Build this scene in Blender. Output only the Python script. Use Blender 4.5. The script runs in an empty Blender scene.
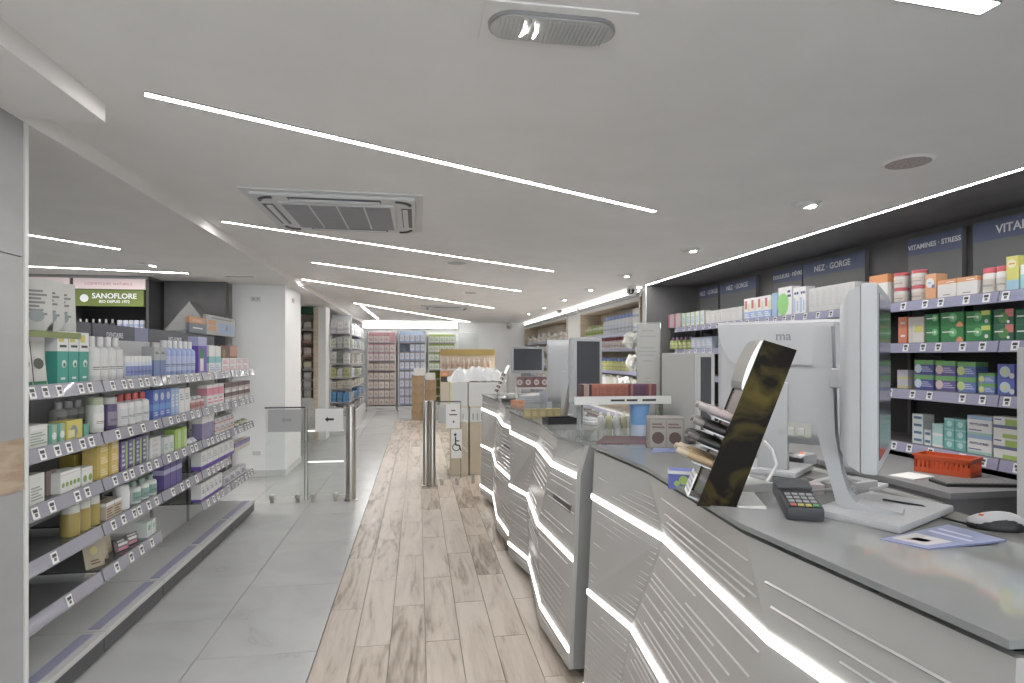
import bpy, bmesh, math, random
from mathutils import Vector, Matrix, noise
random.seed(7)
S = bpy.context.scene
COL = S.collection
PI = math.pi

# ------------------------------------------------------------------ camera
F = 590.0; TH = math.atan(94/590); HY = 356.0; EYE = 1.5
cam = bpy.data.cameras.new('camera'); camo = bpy.data.objects.new('camera', cam)
COL.objects.link(camo); S.camera = camo
cam.sensor_width = 36; cam.sensor_fit = 'HORIZONTAL'; cam.lens = 36*F/1024
cam.shift_y = (HY-341.5)/1024; cam.clip_start = .02; cam.clip_end = 100
camo.location = (0, 0, EYE); camo.rotation_euler = (PI/2, 0, -TH)

# ------------------------------------------------------------------ world and exposure
W = bpy.data.worlds.new('world'); S.world = W; W.use_nodes = True
bg = W.node_tree.nodes['Background']; bg.inputs[0].default_value = (.93, .96, 1, 1); bg.inputs[1].default_value = 1.6
S.view_settings.view_transform = 'Standard'; S.view_settings.look = 'None'
S.view_settings.gamma = 1; S.view_settings.use_curve_mapping = False
S.view_settings.exposure = 1.33
LED_W = 27.0      # emission of the ceiling strips
COUNTER_LED = 1.9
COVE_LED = 3.2

# ------------------------------------------------------------------ pixel -> place
ct, st = math.cos(TH), math.sin(TH)
def ray(x, y):
    u = (x-512)/F; return Vector((u*ct+st, ct-u*st, (HY-y)/F))
E0 = Vector((0, 0, EYE))
def PZ(x, y, z): r = ray(x, y); return E0+r*((z-EYE)/r.z)
def PX(x, y, X): r = ray(x, y); return E0+r*(X/r.x)
def PY(x, y, Y): r = ray(x, y); return E0+r*(Y/r.y)

# ------------------------------------------------------------------ materials
MATS = {}
def mat(name, col=(.8, .8, .8), rough=.5, metal=0, emit=0, coat=0, trans=0, spec=.5, ior=1.45, alpha=1):
    if name in MATS: return MATS[name]
    m = bpy.data.materials.new(name); m.use_nodes = True
    b = m.node_tree.nodes['Principled BSDF']
    b.inputs['Base Color'].default_value = (*col, 1); b.inputs['Roughness'].default_value = rough
    b.inputs['Metallic'].default_value = metal; b.inputs['Coat Weight'].default_value = coat
    b.inputs['Specular IOR Level'].default_value = spec
    b.inputs['IOR'].default_value = ior; b.inputs['Transmission Weight'].default_value = trans
    if emit:
        b.inputs['Emission Color'].default_value = (*col, 1); b.inputs['Emission Strength'].default_value = emit
    MATS[name] = m; return m
def nodes(m):
    nt = m.node_tree; return nt, nt.nodes, nt.links, nt.nodes['Principled BSDF']
def N(nt, t, **k):
    n = nt.nodes.new(t)
    for a, v in k.items(): setattr(n, a, v)
    return n
def ramp(nt, stops):
    r = nt.nodes.new('ShaderNodeValToRGB'); e = r.color_ramp.elements
    while len(e) < len(stops): e.new(.5)
    for i, (p, c) in enumerate(stops): e[i].position = p; e[i].color = (*c, 1)
    return r

def print_mat(name, rough, coat=0):           # packaging: flat printed colours from a face attribute
    m = mat(name, rough=rough, coat=coat); nt, ns, L, b = nodes(m)
    a = N(nt, 'ShaderNodeAttribute', attribute_name='Col'); h = N(nt, 'ShaderNodeHueSaturation')
    h.inputs['Saturation'].default_value = .86; h.inputs['Value'].default_value = .93
    L.new(a.outputs['Color'], h.inputs['Color']); L.new(h.outputs[0], b.inputs['Base Color'])
    return m
PACK = print_mat('printed_card', .45)
GLOSS = print_mat('printed_plastic', .28)

def wood_plank_mat():
    m = mat('plank_wood', rough=.38); nt, ns, L, b = nodes(m)
    tc = N(nt, 'ShaderNodeTexCoord'); oi = N(nt, 'ShaderNodeObjectInfo')
    mp = N(nt, 'ShaderNodeMapping'); mp.inputs['Scale'].default_value = (9, 1.1, 1)
    mu = N(nt, 'ShaderNodeVectorMath', operation='SCALE'); mu.inputs['Scale'].default_value = 37
    cb = N(nt, 'ShaderNodeCombineXYZ')
    for k in range(3): L.new(oi.outputs['Random'], cb.inputs[k])
    L.new(cb.outputs[0], mu.inputs[0]); L.new(tc.outputs['Object'], mp.inputs['Vector'])
    ad = N(nt, 'ShaderNodeVectorMath', operation='ADD'); L.new(mp.outputs[0], ad.inputs[0]); L.new(mu.outputs[0], ad.inputs[1])
    n1 = N(nt, 'ShaderNodeTexNoise'); n1.inputs['Scale'].default_value = 1.1; n1.inputs['Detail'].default_value = 6
    n1.inputs['Distortion'].default_value = 1.6; L.new(ad.outputs[0], n1.inputs['Vector'])
    n2 = N(nt, 'ShaderNodeTexNoise'); n2.inputs['Scale'].default_value = 7; n2.inputs['Detail'].default_value = 6
    L.new(ad.outputs[0], n2.inputs['Vector'])
    mx = N(nt, 'ShaderNodeMath', operation='MULTIPLY_ADD'); mx.inputs[1].default_value = .34
    L.new(n2.outputs[0], mx.inputs[0]); L.new(n1.outputs[0], mx.inputs[2])
    sh = N(nt, 'ShaderNodeMath', operation='MULTIPLY_ADD'); sh.inputs[1].default_value = .2; sh.inputs[2].default_value = -.15
    L.new(oi.outputs['Random'], sh.inputs[0])
    a2 = N(nt, 'ShaderNodeMath', operation='ADD'); L.new(mx.outputs[0], a2.inputs[0]); L.new(sh.outputs[0], a2.inputs[1])
    r = ramp(nt, [(.34, (.14, .11, .088)), (.46, (.285, .23, .185)), (.57, (.41, .348, .292)), (.78, (.49, .428, .372))])
    L.new(a2.outputs[0], r.inputs[0]); L.new(r.outputs[0], b.inputs['Base Color'])
    return m
def tile_mat():
    m = mat('floor_tile_stone', rough=.22); nt, ns, L, b = nodes(m)
    tc = N(nt, 'ShaderNodeTexCoord'); oi = N(nt, 'ShaderNodeObjectInfo')
    ad = N(nt, 'ShaderNodeVectorMath', operation='ADD'); cb = N(nt, 'ShaderNodeCombineXYZ')
    mm = N(nt, 'ShaderNodeMath', operation='MULTIPLY'); mm.inputs[1].default_value = 31
    L.new(oi.outputs['Random'], mm.inputs[0]); L.new(mm.outputs[0], cb.inputs[0]); L.new(mm.outputs[0], cb.inputs[1])
    L.new(tc.outputs['Object'], ad.inputs[0]); L.new(cb.outputs[0], ad.inputs[1])
    n1 = N(nt, 'ShaderNodeTexNoise'); n1.inputs['Scale'].default_value = 1.7; n1.inputs['Detail'].default_value = 4; n1.inputs['Distortion'].default_value = 1.5
    L.new(ad.outputs[0], n1.inputs['Vector'])
    r = ramp(nt, [(.25, (.38, .385, .385)), (.335, (.41, .415, .415)), (.345, (.37, .373, .373)), (.355, (.41, .415, .415)), (.7, (.455, .46, .46))])
    L.new(n1.outputs[0], r.inputs[0]); L.new(r.outputs[0], b.inputs['Base Color'])
    return m
def marble_mat():
    m = mat('column_stone', rough=.35); nt, ns, L, b = nodes(m)
    tc = N(nt, 'ShaderNodeTexCoord')
    n1 = N(nt, 'ShaderNodeTexNoise'); n1.inputs['Scale'].default_value = 1.5; n1.inputs['Detail'].default_value = 5; n1.inputs['Distortion'].default_value = 1
    L.new(tc.outputs['Object'], n1.inputs['Vector'])
    r = ramp(nt, [(.3, (.3, .3, .305)), (.6, (.38, .38, .385))]); L.new(n1.outputs[0], r.inputs[0]); L.new(r.outputs[0], b.inputs['Base Color'])
    return m
def thin_glass(name, tint=(.93, .97, .96), refl=1.0, base=.0, bcol=(.8, .84, .84)):
    m = bpy.data.materials.new(name); m.use_nodes = True; nt = m.node_tree; nt.nodes.clear()
    o = N(nt, 'ShaderNodeOutputMaterial'); t = N(nt, 'ShaderNodeBsdfTransparent'); t.inputs[0].default_value = (*tint, 1)
    g = N(nt, 'ShaderNodeBsdfGlossy'); g.inputs['Roughness'].default_value = .02
    f = N(nt, 'ShaderNodeFresnel'); f.inputs[0].default_value = 1.45
    mx = N(nt, 'ShaderNodeMixShader'); L = nt.links
    L.new(f.outputs[0], mx.inputs[0]); L.new(g.outputs[0], mx.inputs[2])
    if base:
        d = N(nt, 'ShaderNodeBsdfDiffuse'); d.inputs[0].default_value = (*bcol, 1)
        m2 = N(nt, 'ShaderNodeMixShader'); m2.inputs[0].default_value = base
        L.new(t.outputs[0], m2.inputs[1]); L.new(d.outputs[0], m2.inputs[2]); L.new(m2.outputs[0], mx.inputs[1])
    else: L.new(t.outputs[0], mx.inputs[1])
    L.new(mx.outputs[0], o.inputs[0]); MATS[name] = m; return m
def noisy(name, c0, c1, scale, rough=.5, dist=0, detail=4, lo=.35, hi=.65, stretch=(1, 1, 1), metal=0):
    m = mat(name, rough=rough, metal=metal); nt, ns, L, b = nodes(m)
    tc = N(nt, 'ShaderNodeTexCoord'); mp = N(nt, 'ShaderNodeMapping'); mp.inputs['Scale'].default_value = stretch
    n = N(nt, 'ShaderNodeTexNoise'); n.inputs['Scale'].default_value = scale; n.inputs['Detail'].default_value = detail; n.inputs['Distortion'].default_value = dist
    L.new(tc.outputs['Object'], mp.inputs[0]); L.new(mp.outputs[0], n.inputs['Vector'])
    r = ramp(nt, [(lo, c0), (hi, c1)]); L.new(n.outputs[0], r.inputs[0]); L.new(r.outputs[0], b.inputs['Base Color']); return m

WOODP = wood_plank_mat(); TILE = tile_mat(); MARB = marble_mat()
GLASS = thin_glass('clear_glass', (.97, .985, .98))
SHELFG = thin_glass('shelf_glass', (.93, .96, .95), base=.1)
def top_glass():
    m = bpy.data.materials.new('counter_glass'); m.use_nodes = True; nt = m.node_tree; nt.nodes.clear(); L = nt.links
    o = N(nt, 'ShaderNodeOutputMaterial'); d = N(nt, 'ShaderNodeBsdfDiffuse'); d.inputs[0].default_value = (.255, .262, .258, 1)
    g = N(nt, 'ShaderNodeBsdfGlossy'); g.inputs['Roughness'].default_value = 0; f = N(nt, 'ShaderNodeFresnel'); f.inputs[0].default_value = 2.3
    x = N(nt, 'ShaderNodeMixShader'); L.new(f.outputs[0], x.inputs[0]); L.new(d.outputs[0], x.inputs[1]); L.new(g.outputs[0], x.inputs[2]); L.new(x.outputs[0], o.inputs[0])
    return m
TOPG = top_glass()
CEIL = noisy('ceiling_paint', (.75, .73, .712), (.78, .76, .742), 3, rough=.85)
WALLW = noisy('white_wall_paint', (.85, .855, .855), (.88, .885, .885), 2, rough=.7)
DARK = noisy('anthracite_panel', (.125, .123, .125), (.15, .148, .15), 4, rough=.5)
DARK2 = noisy('anthracite_sign', (.1, .105, .125), (.125, .13, .15), 4, rough=.5)
WHITE = mat('white_lacquer', (.64, .64, .63), rough=.3)
CTR = noisy('counter_lacquer', (.41, .402, .388), (.44, .432, .418), 2, rough=.24)
MONW = mat('monitor_plastic', (.43, .435, .45), rough=.4)
GREYM = mat('grey_metal', (.36, .36, .365), rough=.35, metal=.6)
STEEL = noisy('brushed_steel', (.42, .4, .37), (.56, .54, .5), 30, rough=.3, metal=1, stretch=(1, 1, .05))
BLACK = mat('black_plastic', (.02, .02, .022), rough=.4)
DGREY = mat('dark_grey_plastic', (.07, .07, .075), rough=.4)
SCREEN = mat('screen_glass', (.085, .09, .1), rough=.12)
LIP = mat('shelf_lip_plastic', (.3, .3, .35), rough=.25, coat=.3)
LIPL = mat('shelf_lip_lavender', (.29, .29, .41), rough=.3)
TAGW = mat('price_tag_card', (.8, .8, .8), rough=.5)
OAK = noisy('light_oak', (.62, .52, .4), (.74, .64, .52), 3, rough=.45, stretch=(1, 1, 9))
OAKB = noisy('band_oak', (.3, .22, .155), (.42, .33, .25), 2, rough=.45, stretch=(1, 2, 12), dist=1)
CARD = noisy('corrugated_card', (.3, .21, .13), (.38, .275, .175), 4, rough=.8)
CARDL = noisy('pale_card', (.55, .46, .35), (.62, .53, .41), 4, rough=.8)
LEDM = mat('led_diffuser', (1, .985, .96), emit=LED_W)
CLED = mat('counter_led_diffuser', (1, .985, .955), emit=COUNTER_LED)
CVLED = mat('cove_led_diffuser', (1, .99, .97), emit=COVE_LED)
LEDD = mat('downlight_lamp', (1, .97, .92), emit=18)
PAPER = mat('white_paper', (.78, .78, .78), rough=.7)
INK = mat('black_ink', (.03, .03, .035), rough=.6)
LTXT = mat('white_lettering', (.72, .74, .78), rough=.5)

# ------------------------------------------------------------------ mesh builder
class MB:
    def __init__(s): s.v = []; s.f = []; s.c = []; s.m = []
    def face(s, pts, c=(.8, .8, .8), mi=0):
        i = len(s.v); s.v += [tuple(p) for p in pts]; s.f.append(tuple(range(i, i+len(pts)))); s.c.append(c); s.m.append(mi); return s
    def box(s, x0, x1, y0, y1, z0, z1, c=(.8, .8, .8), mi=0, M=None):
        i = len(s.v); P = [(x, y, z) for z in (z0, z1) for y in (y0, y1) for x in (x0, x1)]
        if M is not None: P = [tuple(M @ Vector(p)) for p in P]
        s.v += P
        for q in ((0, 2, 3, 1), (4, 5, 7, 6), (0, 1, 5, 4), (2, 6, 7, 3), (0, 4, 6, 2), (1, 3, 7, 5)):
            s.f.append(tuple(i+k for k in q)); s.c.append(c); s.m.append(mi)
        return s
    def cbox(s, x0, x1, y0, y1, z0, z1, b=.004, c=(.8, .8, .8), mi=0, M=None):   # bevelled box
        b = min(b, (x1-x0)*.45, (y1-y0)*.45, (z1-z0)*.45)
        bm = bmesh.new(); vs = [bm.verts.new((x, y, z)) for z in (z0, z1) for y in (y0, y1) for x in (x0, x1)]
        for q in ((0, 2, 3, 1), (4, 5, 7, 6), (0, 1, 5, 4), (2, 6, 7, 3), (0, 4, 6, 2), (1, 3, 7, 5)): bm.faces.new([vs[k] for k in q])
        bmesh.ops.bevel(bm, geom=bm.edges[:], offset=b, segments=2, profile=.6, affect='EDGES')
        return s.bm(bm, c, mi, M)
    def bm(s, bm, c=(.8, .8, .8), mi=0, M=None):
        i = len(s.v); bm.verts.index_update()
        s.v += [tuple((M @ v.co) if M is not None else v.co) for v in bm.verts]
        for f in bm.faces: s.f.append(tuple(i+v.index for v in f.verts)); s.c.append(c); s.m.append(mi)
        bm.free(); return s
    def prism(s, poly, z0, z1, c=(.8, .8, .8), mi=0, M=None):      # poly: (x,y) ccw, extruded in z
        i = len(s.v); n = len(poly); P = [(x, y, z0) for x, y in poly]+[(x, y, z1) for x, y in poly]
        if M is not None: P = [tuple(M @ Vector(p)) for p in P]
        s.v += P
        F_ = [tuple(i+k for k in reversed(range(n))), tuple(i+n+k for k in range(n))]+[(i+k, i+(k+1) % n, i+n+(k+1) % n, i+n+k) for k in range(n)]
        for f in F_: s.f.append(f); s.c.append(c); s.m.append(mi)
        return s
    def lathe(s, prof, n=16, cols=None, mi=0, M=None, sx=1, sy=1):  # prof: (r,z) upward
        i = len(s.v); P = []
        for r, z in prof:
            for k in range(n): a = 2*PI*k/n; P.append((r*sx*math.cos(a), r*sy*math.sin(a), z))
        if M is not None: P = [tuple(M @ Vector(p)) for p in P]
        s.v += P
        for j in range(len(prof)-1):
            for k in range(n):
                s.f.append((i+j*n+k, i+j*n+(k+1) % n, i+(j+1)*n+(k+1) % n, i+(j+1)*n+k))
                s.c.append(cols[j] if cols else (.8, .8, .8)); s.m.append(mi)
        s.f.append(tuple(i+k for k in reversed(range(n)))); s.c.append(cols[0] if cols else (.8, .8, .8)); s.m.append(mi)
        t = i+(len(prof)-1)*n; s.f.append(tuple(t+k for k in range(n))); s.c.append(cols[-1] if cols else (.8, .8, .8)); s.m.append(mi)
        return s
    def tube(s, pts, r, n=8, c=(.8, .8, .8), mi=0):
        pts = [Vector(p) for p in pts]; i = len(s.v)
        for j, p in enumerate(pts):
            d = (pts[min(j+1, len(pts)-1)]-pts[max(j-1, 0)]).normalized()
            a = d.orthogonal().normalized() if abs(d.z) > .9 else d.cross(Vector((0, 0, 1))).normalized()
            b = d.cross(a)
            for k in range(n): t = 2*PI*k/n; s.v.append(tuple(p+a*r*math.cos(t)+b*r*math.sin(t)))
        for j in range(len(pts)-1):
            for k in range(n): s.f.append((i+j*n+k, i+j*n+(k+1) % n, i+(j+1)*n+(k+1) % n, i+(j+1)*n+k)); s.c.append(c); s.m.append(mi)
        s.f.append(tuple(i+k for k in range(n))); s.c.append(c); s.m.append(mi)
        t = i+(len(pts)-1)*n; s.f.append(tuple(t+k for k in reversed(range(n)))); s.c.append(c); s.m.append(mi)
        return s
    def mesh(s, name, mats, smooth=None):
        me = bpy.data.meshes.new(name); me.from_pydata(s.v, [], s.f)
        if not isinstance(mats, (list, tuple)): mats = [mats]
        for m in mats: me.materials.append(m)
        ca = me.color_attributes.new('Col', 'FLOAT_COLOR', 'CORNER')
        for p, c, mi in zip(me.polygons, s.c, s.m):
            p.material_index = mi
            for li in p.loop_indices: ca.data[li].color = (*c, 1)
        bm = bmesh.new(); bm.from_mesh(me)
        bmesh.ops.remove_doubles(bm, verts=bm.verts, dist=1e-6) if smooth is True else None
        bmesh.ops.recalc_face_normals(bm, faces=bm.faces) if smooth != 'keep' else None
        bm.to_mesh(me); bm.free()
        if smooth:
            if smooth != 'keep':
                for p in me.polygons: p.use_smooth = True
                me.set_sharp_from_angle(angle=math.radians(38))
        me.update(); return me
    def obj(s, name, mats, parent=None, smooth=None, loc=(0, 0, 0), rz=0):
        return link(name, s.mesh(name, mats, smooth), parent, loc, rz)
def link(name, me, parent=None, loc=(0, 0, 0), rz=0, rot=None):
    o = bpy.data.objects.new(name, me); COL.objects.link(o); o.location = loc; o.rotation_euler = rot or (0, 0, rz)
    if parent: o.parent = parent
    return o
def tag(o, label=None, cat=None, group=None, kind=None):
    if label: o['label'] = label
    if cat: o['category'] = cat
    if group: o['group'] = group
    if kind: o['kind'] = kind
    return o
def thing(name, label, cat, loc=(0, 0, 0), rz=0, group=None):
    return tag(link(name, None, None, loc, rz), label, cat, group)
def struct(o): o['kind'] = 'structure'; return o
def copy_tree(o, parent=None):
    c = o.copy(); COL.objects.link(c); c.parent = parent
    for ch in o.children: copy_tree(ch, c)
    return c
def RZ(a): return Matrix.Rotation(a, 4, 'Z')
def TR(x, y, z): return Matrix.Translation((x, y, z))
FONTS = {}
def text_mesh(body, size, extrude=.0006, bold=0, align='CENTER', space=1):
    k = (body, size, extrude, bold, align, space)
    if k in FONTS: return FONTS[k]
    cu = bpy.data.curves.new('t', 'FONT'); cu.body = body; cu.size = size; cu.extrude = extrude; cu.offset = bold
    cu.align_x = align; cu.align_y = 'CENTER'; cu.space_character = space; cu.resolution_u = 3
    o = bpy.data.objects.new('t', cu); COL.objects.link(o); dg = bpy.context.evaluated_depsgraph_get(); dg.update()
    me = bpy.data.meshes.new_from_object(o.evaluated_get(dg)); me.name = 'lettering'
    bpy.data.objects.remove(o); bpy.data.curves.remove(cu); FONTS[k] = me; return me
def text(parent, body, size, loc, rot, m, bold=0, name='lettering', **k):
    me = text_mesh(body, size, bold=bold, **k)
    if not me.materials: me.materials.append(m)
    elif me.materials[0] != m: me = me.copy(); me.materials[0] = m
    return link(name, me, parent, loc, rot=rot)

# ================================================================== the room
ZC, ZL, XB, XN, XR, XL, YF, Y0 = 2.46, 2.385, -1.47, 3.06, 3.79, -4.7, 17.0, -2.6
def slab(name, x0, x1, y0, y1, z0, z1, m): return struct(MB().box(x0, x1, y0, y1, z0, z1).obj(name, m))
floor = slab('floor', XL-.1, XR+.1, Y0, YF+.1, -.08, -.012, mat('tile_joint', (.27, .27, .265), rough=.8))
# tiles and planks: pieces of the floor
def piece(name, w, l, m, b=.0012):
    return MB().cbox(-w/2, w/2, -l/2, l/2, -.011, 0, b).mesh(name, m)
TL, TW, PW, PLn = .91, .58, .181, .9
pm = piece('plank', PW-.003, PLn-.003, WOODP); tm = piece('floor_tile', TW-.004, TL-.004, TILE)
for i in range(8):
    for j in range(-2, 14):
        y = 3.60+(.43 if i % 2 else 0)+j*PLn-PLn/2
        if y > 14.2 or y < -1: continue
        o = link('plank', pm, floor, (-.505+PW*(i+.5), y, 0))
        if (i+j) % 2: o.rotation_euler = (0, 0, PI)
xw1 = -.505+PW*8
for i in range(7):
    for j in range(-3, 16):
        link('floor_tile', tm, floor, (-.507-TW*(i+.5), 3.12+(.47 if i % 2 else 0)+TL*(j+.5), 0))
for i in range(5):
    for j in range(-1, 15):
        link('floor_tile', tm, floor, (xw1+TW*(i+.5), 3.0+TL*j, 0))
for j in range(3):
    for i in range(3): link('floor_tile', tm, floor, (-.505+TW*(i+.5), 14.2+TL*(j+.6), 0))
# ceiling
ceil = slab('ceiling', XB, XR+.1, Y0, YF+.1, ZC, ZC+.1, CEIL)
slab('trim_1', XL-.1, XB, Y0, YF+.1, ZL, ZC+.1, CEIL)            # lowered ceiling over the gondola side
slab('trim_2', XB, -1.17, Y0, 2.45, ZL, ZC, CEIL)               # boxed soffit
slab('wall_back', XL, XR+.1, YF, YF+.1, 0, ZC, WALLW)
slab('wall_right', XR, XR+.1, Y0, YF, 0, ZC, DARK)
slab('wall_left', XL-.1, XL, Y0, YF, 0, ZC, WALLW)
# unseen shop front behind the camera: piers and glazing, opened for world fill light
wf = MB(); wf.box(XL, -3.6, Y0-.1, Y0, 0, ZC); wf.box(3.2, XR, Y0-.1, Y0, 0, ZC); wf.box(-3.6, 3.2, Y0-.1, Y0, 2.3, ZC); wf.box(-3.6, 3.2, Y0-.1, Y0, 0, .1)
struct(wf.obj('wall_front', WALLW))
win = struct(MB().box(-3.6, 3.2, Y0-.055, Y0-.045, .1, 2.3).obj('window_1', GLASS))
fr = MB()
for x in (-3.6, -1.9, -.2, 1.5, 3.16): fr.box(x, x+.04, Y0-.09, Y0-.01, .1, 2.3)
fr.obj('window_frame', GREYM, win)
# grey stone clad column next to the gondola
c1 = MB().box(-1.95, XB, 1.2, 2.5, 0, 1.0).box(-1.95, XB, 1.2, 2.5, 1.19, 1.87).box(-1.95, XB, 1.2, 2.5, 1.874, ZL)
col1 = struct(c1.obj('wall_column', MARB))
tag(MB().box(-1.952, XB+.003, 1.198, 2.502, .998, 1.192).obj('wood_band', OAKB, col1), 'oak band round the column')
MB().box(XB-.008, XB+.006, 2.488, 2.508, 0, ZL).obj('corner_profile', WHITE, col1)
# white column
col2 = struct(MB().cbox(-2.27, -1.64, 7.74, 8.73, 0, ZL, .006).obj('wall_white_column', WALLW))
tag(MB().box(-2.275, -1.634, 7.733, 8.735, 0, .08).obj('baseboard', WHITE, col2))
sk = tag(MB().cbox(-.06, .06, -.012, 0, -.03, .03, .004).obj('socket_plate', WHITE, col2, loc=PY(256, 299, 7.74)))
for k in (-.025, .025): MB().lathe([(.008, 0), (.008, .003)], 10, M=TR(k, -.012, 0) @ Matrix.Rotation(PI/2, 4, 'X')).obj('socket_hole', DGREY, sk)
text(col2, 'POI', .09, PX(293, 301, -1.637), (PI/2, 0, PI/2), GREYM)
sk2 = MB().cbox(-.05, .05, -.012, 0, -.025, .025, .004).obj('socket_plate', WHITE, col2, loc=PY(257, 453, 7.74))
# dark wall behind the gondola + unit
slab('wall_dark', -3.02, -2.27, 7.5, 7.62, 0, ZL, DARK)
slab('wall_dark_side', XL, -3.02, 7.75, 7.85, 0, ZL, DARK)
# partition at the end of the dark niche, cove above the oak shelves
pt = slab('wall_partition', XN-.0, XR, 7.63, 7.72, 0, ZC, DARK)
MB().box(XN-.012, XN, 7.615, 7.735, 0, ZC).obj('edge_strip', WHITE, pt)
slab('trim_3', XN, XR, 0.4, 7.63, ZC-.006, ZC-.001, DARK)           # dark niche soffit
slab('wall_cove', XN+.05, XR, 7.72, YF, 2.34, ZC, mat('cove_grey', (.3, .3, .3), rough=.7))

# ================================================================== ceiling lights
def strip(p, q, w=.03, m=LEDM, label='', group=None, z=ZC, drop=.004):
    p = Vector((p.x, p.y, z)); q = Vector((q.x, q.y, z)); L = (q-p).length; a = math.atan2(q.y-p.y, q.x-p.x)
    t = thing('ceiling_light_strip', label, 'light', p, a, group)
    MB().box(0, L, -w/2, w/2, -drop, .0).obj('diffuser', m, t)
    b = MB()
    for s in (-1, 1): b.box(0, L, s*w/2-.0025, s*w/2+.0025, -drop-.001, 0)
    b.box(-.004, 0, -w/2, w/2, -drop-.001, 0); b.box(L, L+.004, -w/2, w/2, -drop-.001, 0)
    b.obj('housing', GREYM, t); return t
LG = 'slanting light lines in the ceiling'
strip(PZ(145, 93, ZC), PZ(655, 211, ZC), w=.038, label='long slanting ceiling light line before the air conditioning cassette', group=LG)
strip(PZ(222, 221, ZC), PZ(553, 271, ZC), label='slanting ceiling light line just past the air conditioning cassette', group=LG)
strip(PZ(312, 262, ZC), PZ(521, 291, ZC), label='second slanting ceiling light line past the air conditioning cassette', group=LG)
strip(PZ(302, 279, ZC), PZ(494, 308, ZC), label='third slanting ceiling light line past the air conditioning cassette', group=LG)
strip(PZ(354, 303, ZC), PZ(470, 322, ZC), label='slanting ceiling light line closest to the far shelves', group=LG)
strip(PZ(362, 306, ZC), PZ(378, 319, ZC), label='short ceiling light line running towards the far pink shelf bay', group=LG, w=.05)
e = PZ(990, 7, ZC); strip(Vector((e.x-2.5, e.y-.2, 0)), e, w=.06, label='slanting ceiling light line beside the oval emergency lamp', group=LG)
strip(Vector((-.9, -1.2, 0)), Vector((1.6, .2, 0)), label='slanting ceiling light line near the shop window', group=LG)
strip(Vector((XN-.01, .5, 0)), Vector((XN-.01, 7.6, 0)), w=.035, label='long light line along the edge of the dark niche', group='light lines along the shelving')
strip(PZ(-80, 217, ZL), PZ(120, 249, ZL), z=ZL, label='light line in the lowered ceiling above the gondola', group='light lines of the lowered ceiling', w=.03)
strip(PZ(-40, 263, ZL), PZ(188, 273, ZL), z=ZL, label='light line in the lowered ceiling before the dark display wall', group='light lines of the lowered ceiling', w=.045)
# cove tube above oak shelves and above the far wall bays
for a_, b_, lb in ((7.8, 10.9, 'light tube in the cove over the white bottle shelves'), (11.1, 16.8, 'light tube in the cove over the carton shelves')):
    t = thing('cove_light', lb, 'light', (XN-.03, a_, 2.36), 0, 'light tubes in the cove')
    MB().cbox(0, .035, 0, b_-a_, .03, .06, .008).obj('diffuser', CVLED, t)
    MB().box(-.005, .08, 0, b_-a_, -.03, .03).obj('housing', GREYM, t)
    MB().box(0, .06, -.03, 0, -.03, .06).obj('end_cap', WHITE, t)
fb = thing('cove_light', 'light band over the far wall shelf bays', 'light', (-1.5, YF-.3, 2.29), 0)
MB().cbox(0, 2.6, 0, .12, 0, .13, .01).obj('diffuser', mat('far_led', (1, 1, 1), emit=3.5), fb)
MB().box(0, 2.6, .12, .3, -.02, .16).obj('housing', WHITE, fb)
# recessed downlights
def downlight(p, z, i, on=True):
    t = thing('downlight', 'round swivel downlight recessed in the ceiling over the staff side' if on else 'round downlight in the lowered ceiling', 'light', (p.x, p.y, z), 0, 'downlights along the staff side' if on else None)
    MB().lathe([(.085, -.004), (.09, 0)], 24).lathe([(.062, -.02), (.075, -.006), (.085, -.004)], 24).obj('trim_ring', WHITE, t, smooth=True)
    tl = Matrix.Rotation(.16, 4, 'Y')
    MB().lathe([(.001, -.018), (.046, -.017), (.05, -.01)], 20, M=tl @ TR(.012, 0, .0)).obj('lamp', LEDD, t, smooth=True)
    l = bpy.data.lights.new('downlight_beam', 'SPOT'); l.energy = 40 if p.y < 8 else 75; l.spot_size = 1.9; l.spot_blend = .7; l.shadow_soft_size = .05; l.color = (1, .96, .9)
    o = link('downlight_beam', l, t, (0, 0, -.04)); o.rotation_euler = (0, .2, 0)
for i, y in enumerate((3.37, 4.98, 6.69, 8.17, 9.68, 11.32, 12.95)): downlight(Vector((2.41, y, 0)), ZC, i)
downlight(PZ(149, 264, ZL), ZL, 9, False)
# air conditioning cassette
ac = thing('air_conditioning_cassette', 'white square air conditioning cassette in the ceiling with slatted grille', 'air conditioner', (-.49, 4.06, ZC))
b = MB(); b.box(-.52, .52, -.52, .52, -.01, 0)
b.cbox(-.475, .475, -.475, .475, -.03, -.008, .02); b.obj('panel', mat('cassette_plastic', (.6, .6, .6), rough=.45), ac)
bb = MB(); bb.cbox(-.345, .345, -.345, .345, -.042, -.028, .008); bb.obj('grille_frame', mat('cassette_plastic'), ac)
GR = mat('grille_grey', (.3, .3, .31), rough=.6)
for k in range(4):
    g = MB()
    for q in range(15): yy = -.315+q*.0425; g.box(-.325+k*.164, -.325+k*.164+.152, yy, yy+.034, -.046, -.041)
    g.obj('grille', GR, ac)
sl = MB()
for a in range(4): sl.cbox(-.27, .27, -.45, -.385, -.034, -.028, .01, M=RZ(a*PI/2))
sl.obj('air_slot', DGREY, ac)
for a in range(4):
    MB().cbox(-.26, .26, -.425, -.392, -.046, -.031, .006, M=RZ(a*PI/2)).obj('louvre', mat('cassette_plastic'), ac)
    cs = MB(); pts = [(.355+.085*math.cos(t), -.355-.085*math.sin(t)) for t in (.0, .35, .785, 1.2, 1.57)]
    cs.tube([(x, y, -.03) for x, y in pts], .012, 6); cs.obj('corner_slot', DGREY, ac).rotation_euler = (0, 0, a*PI/2)
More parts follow.
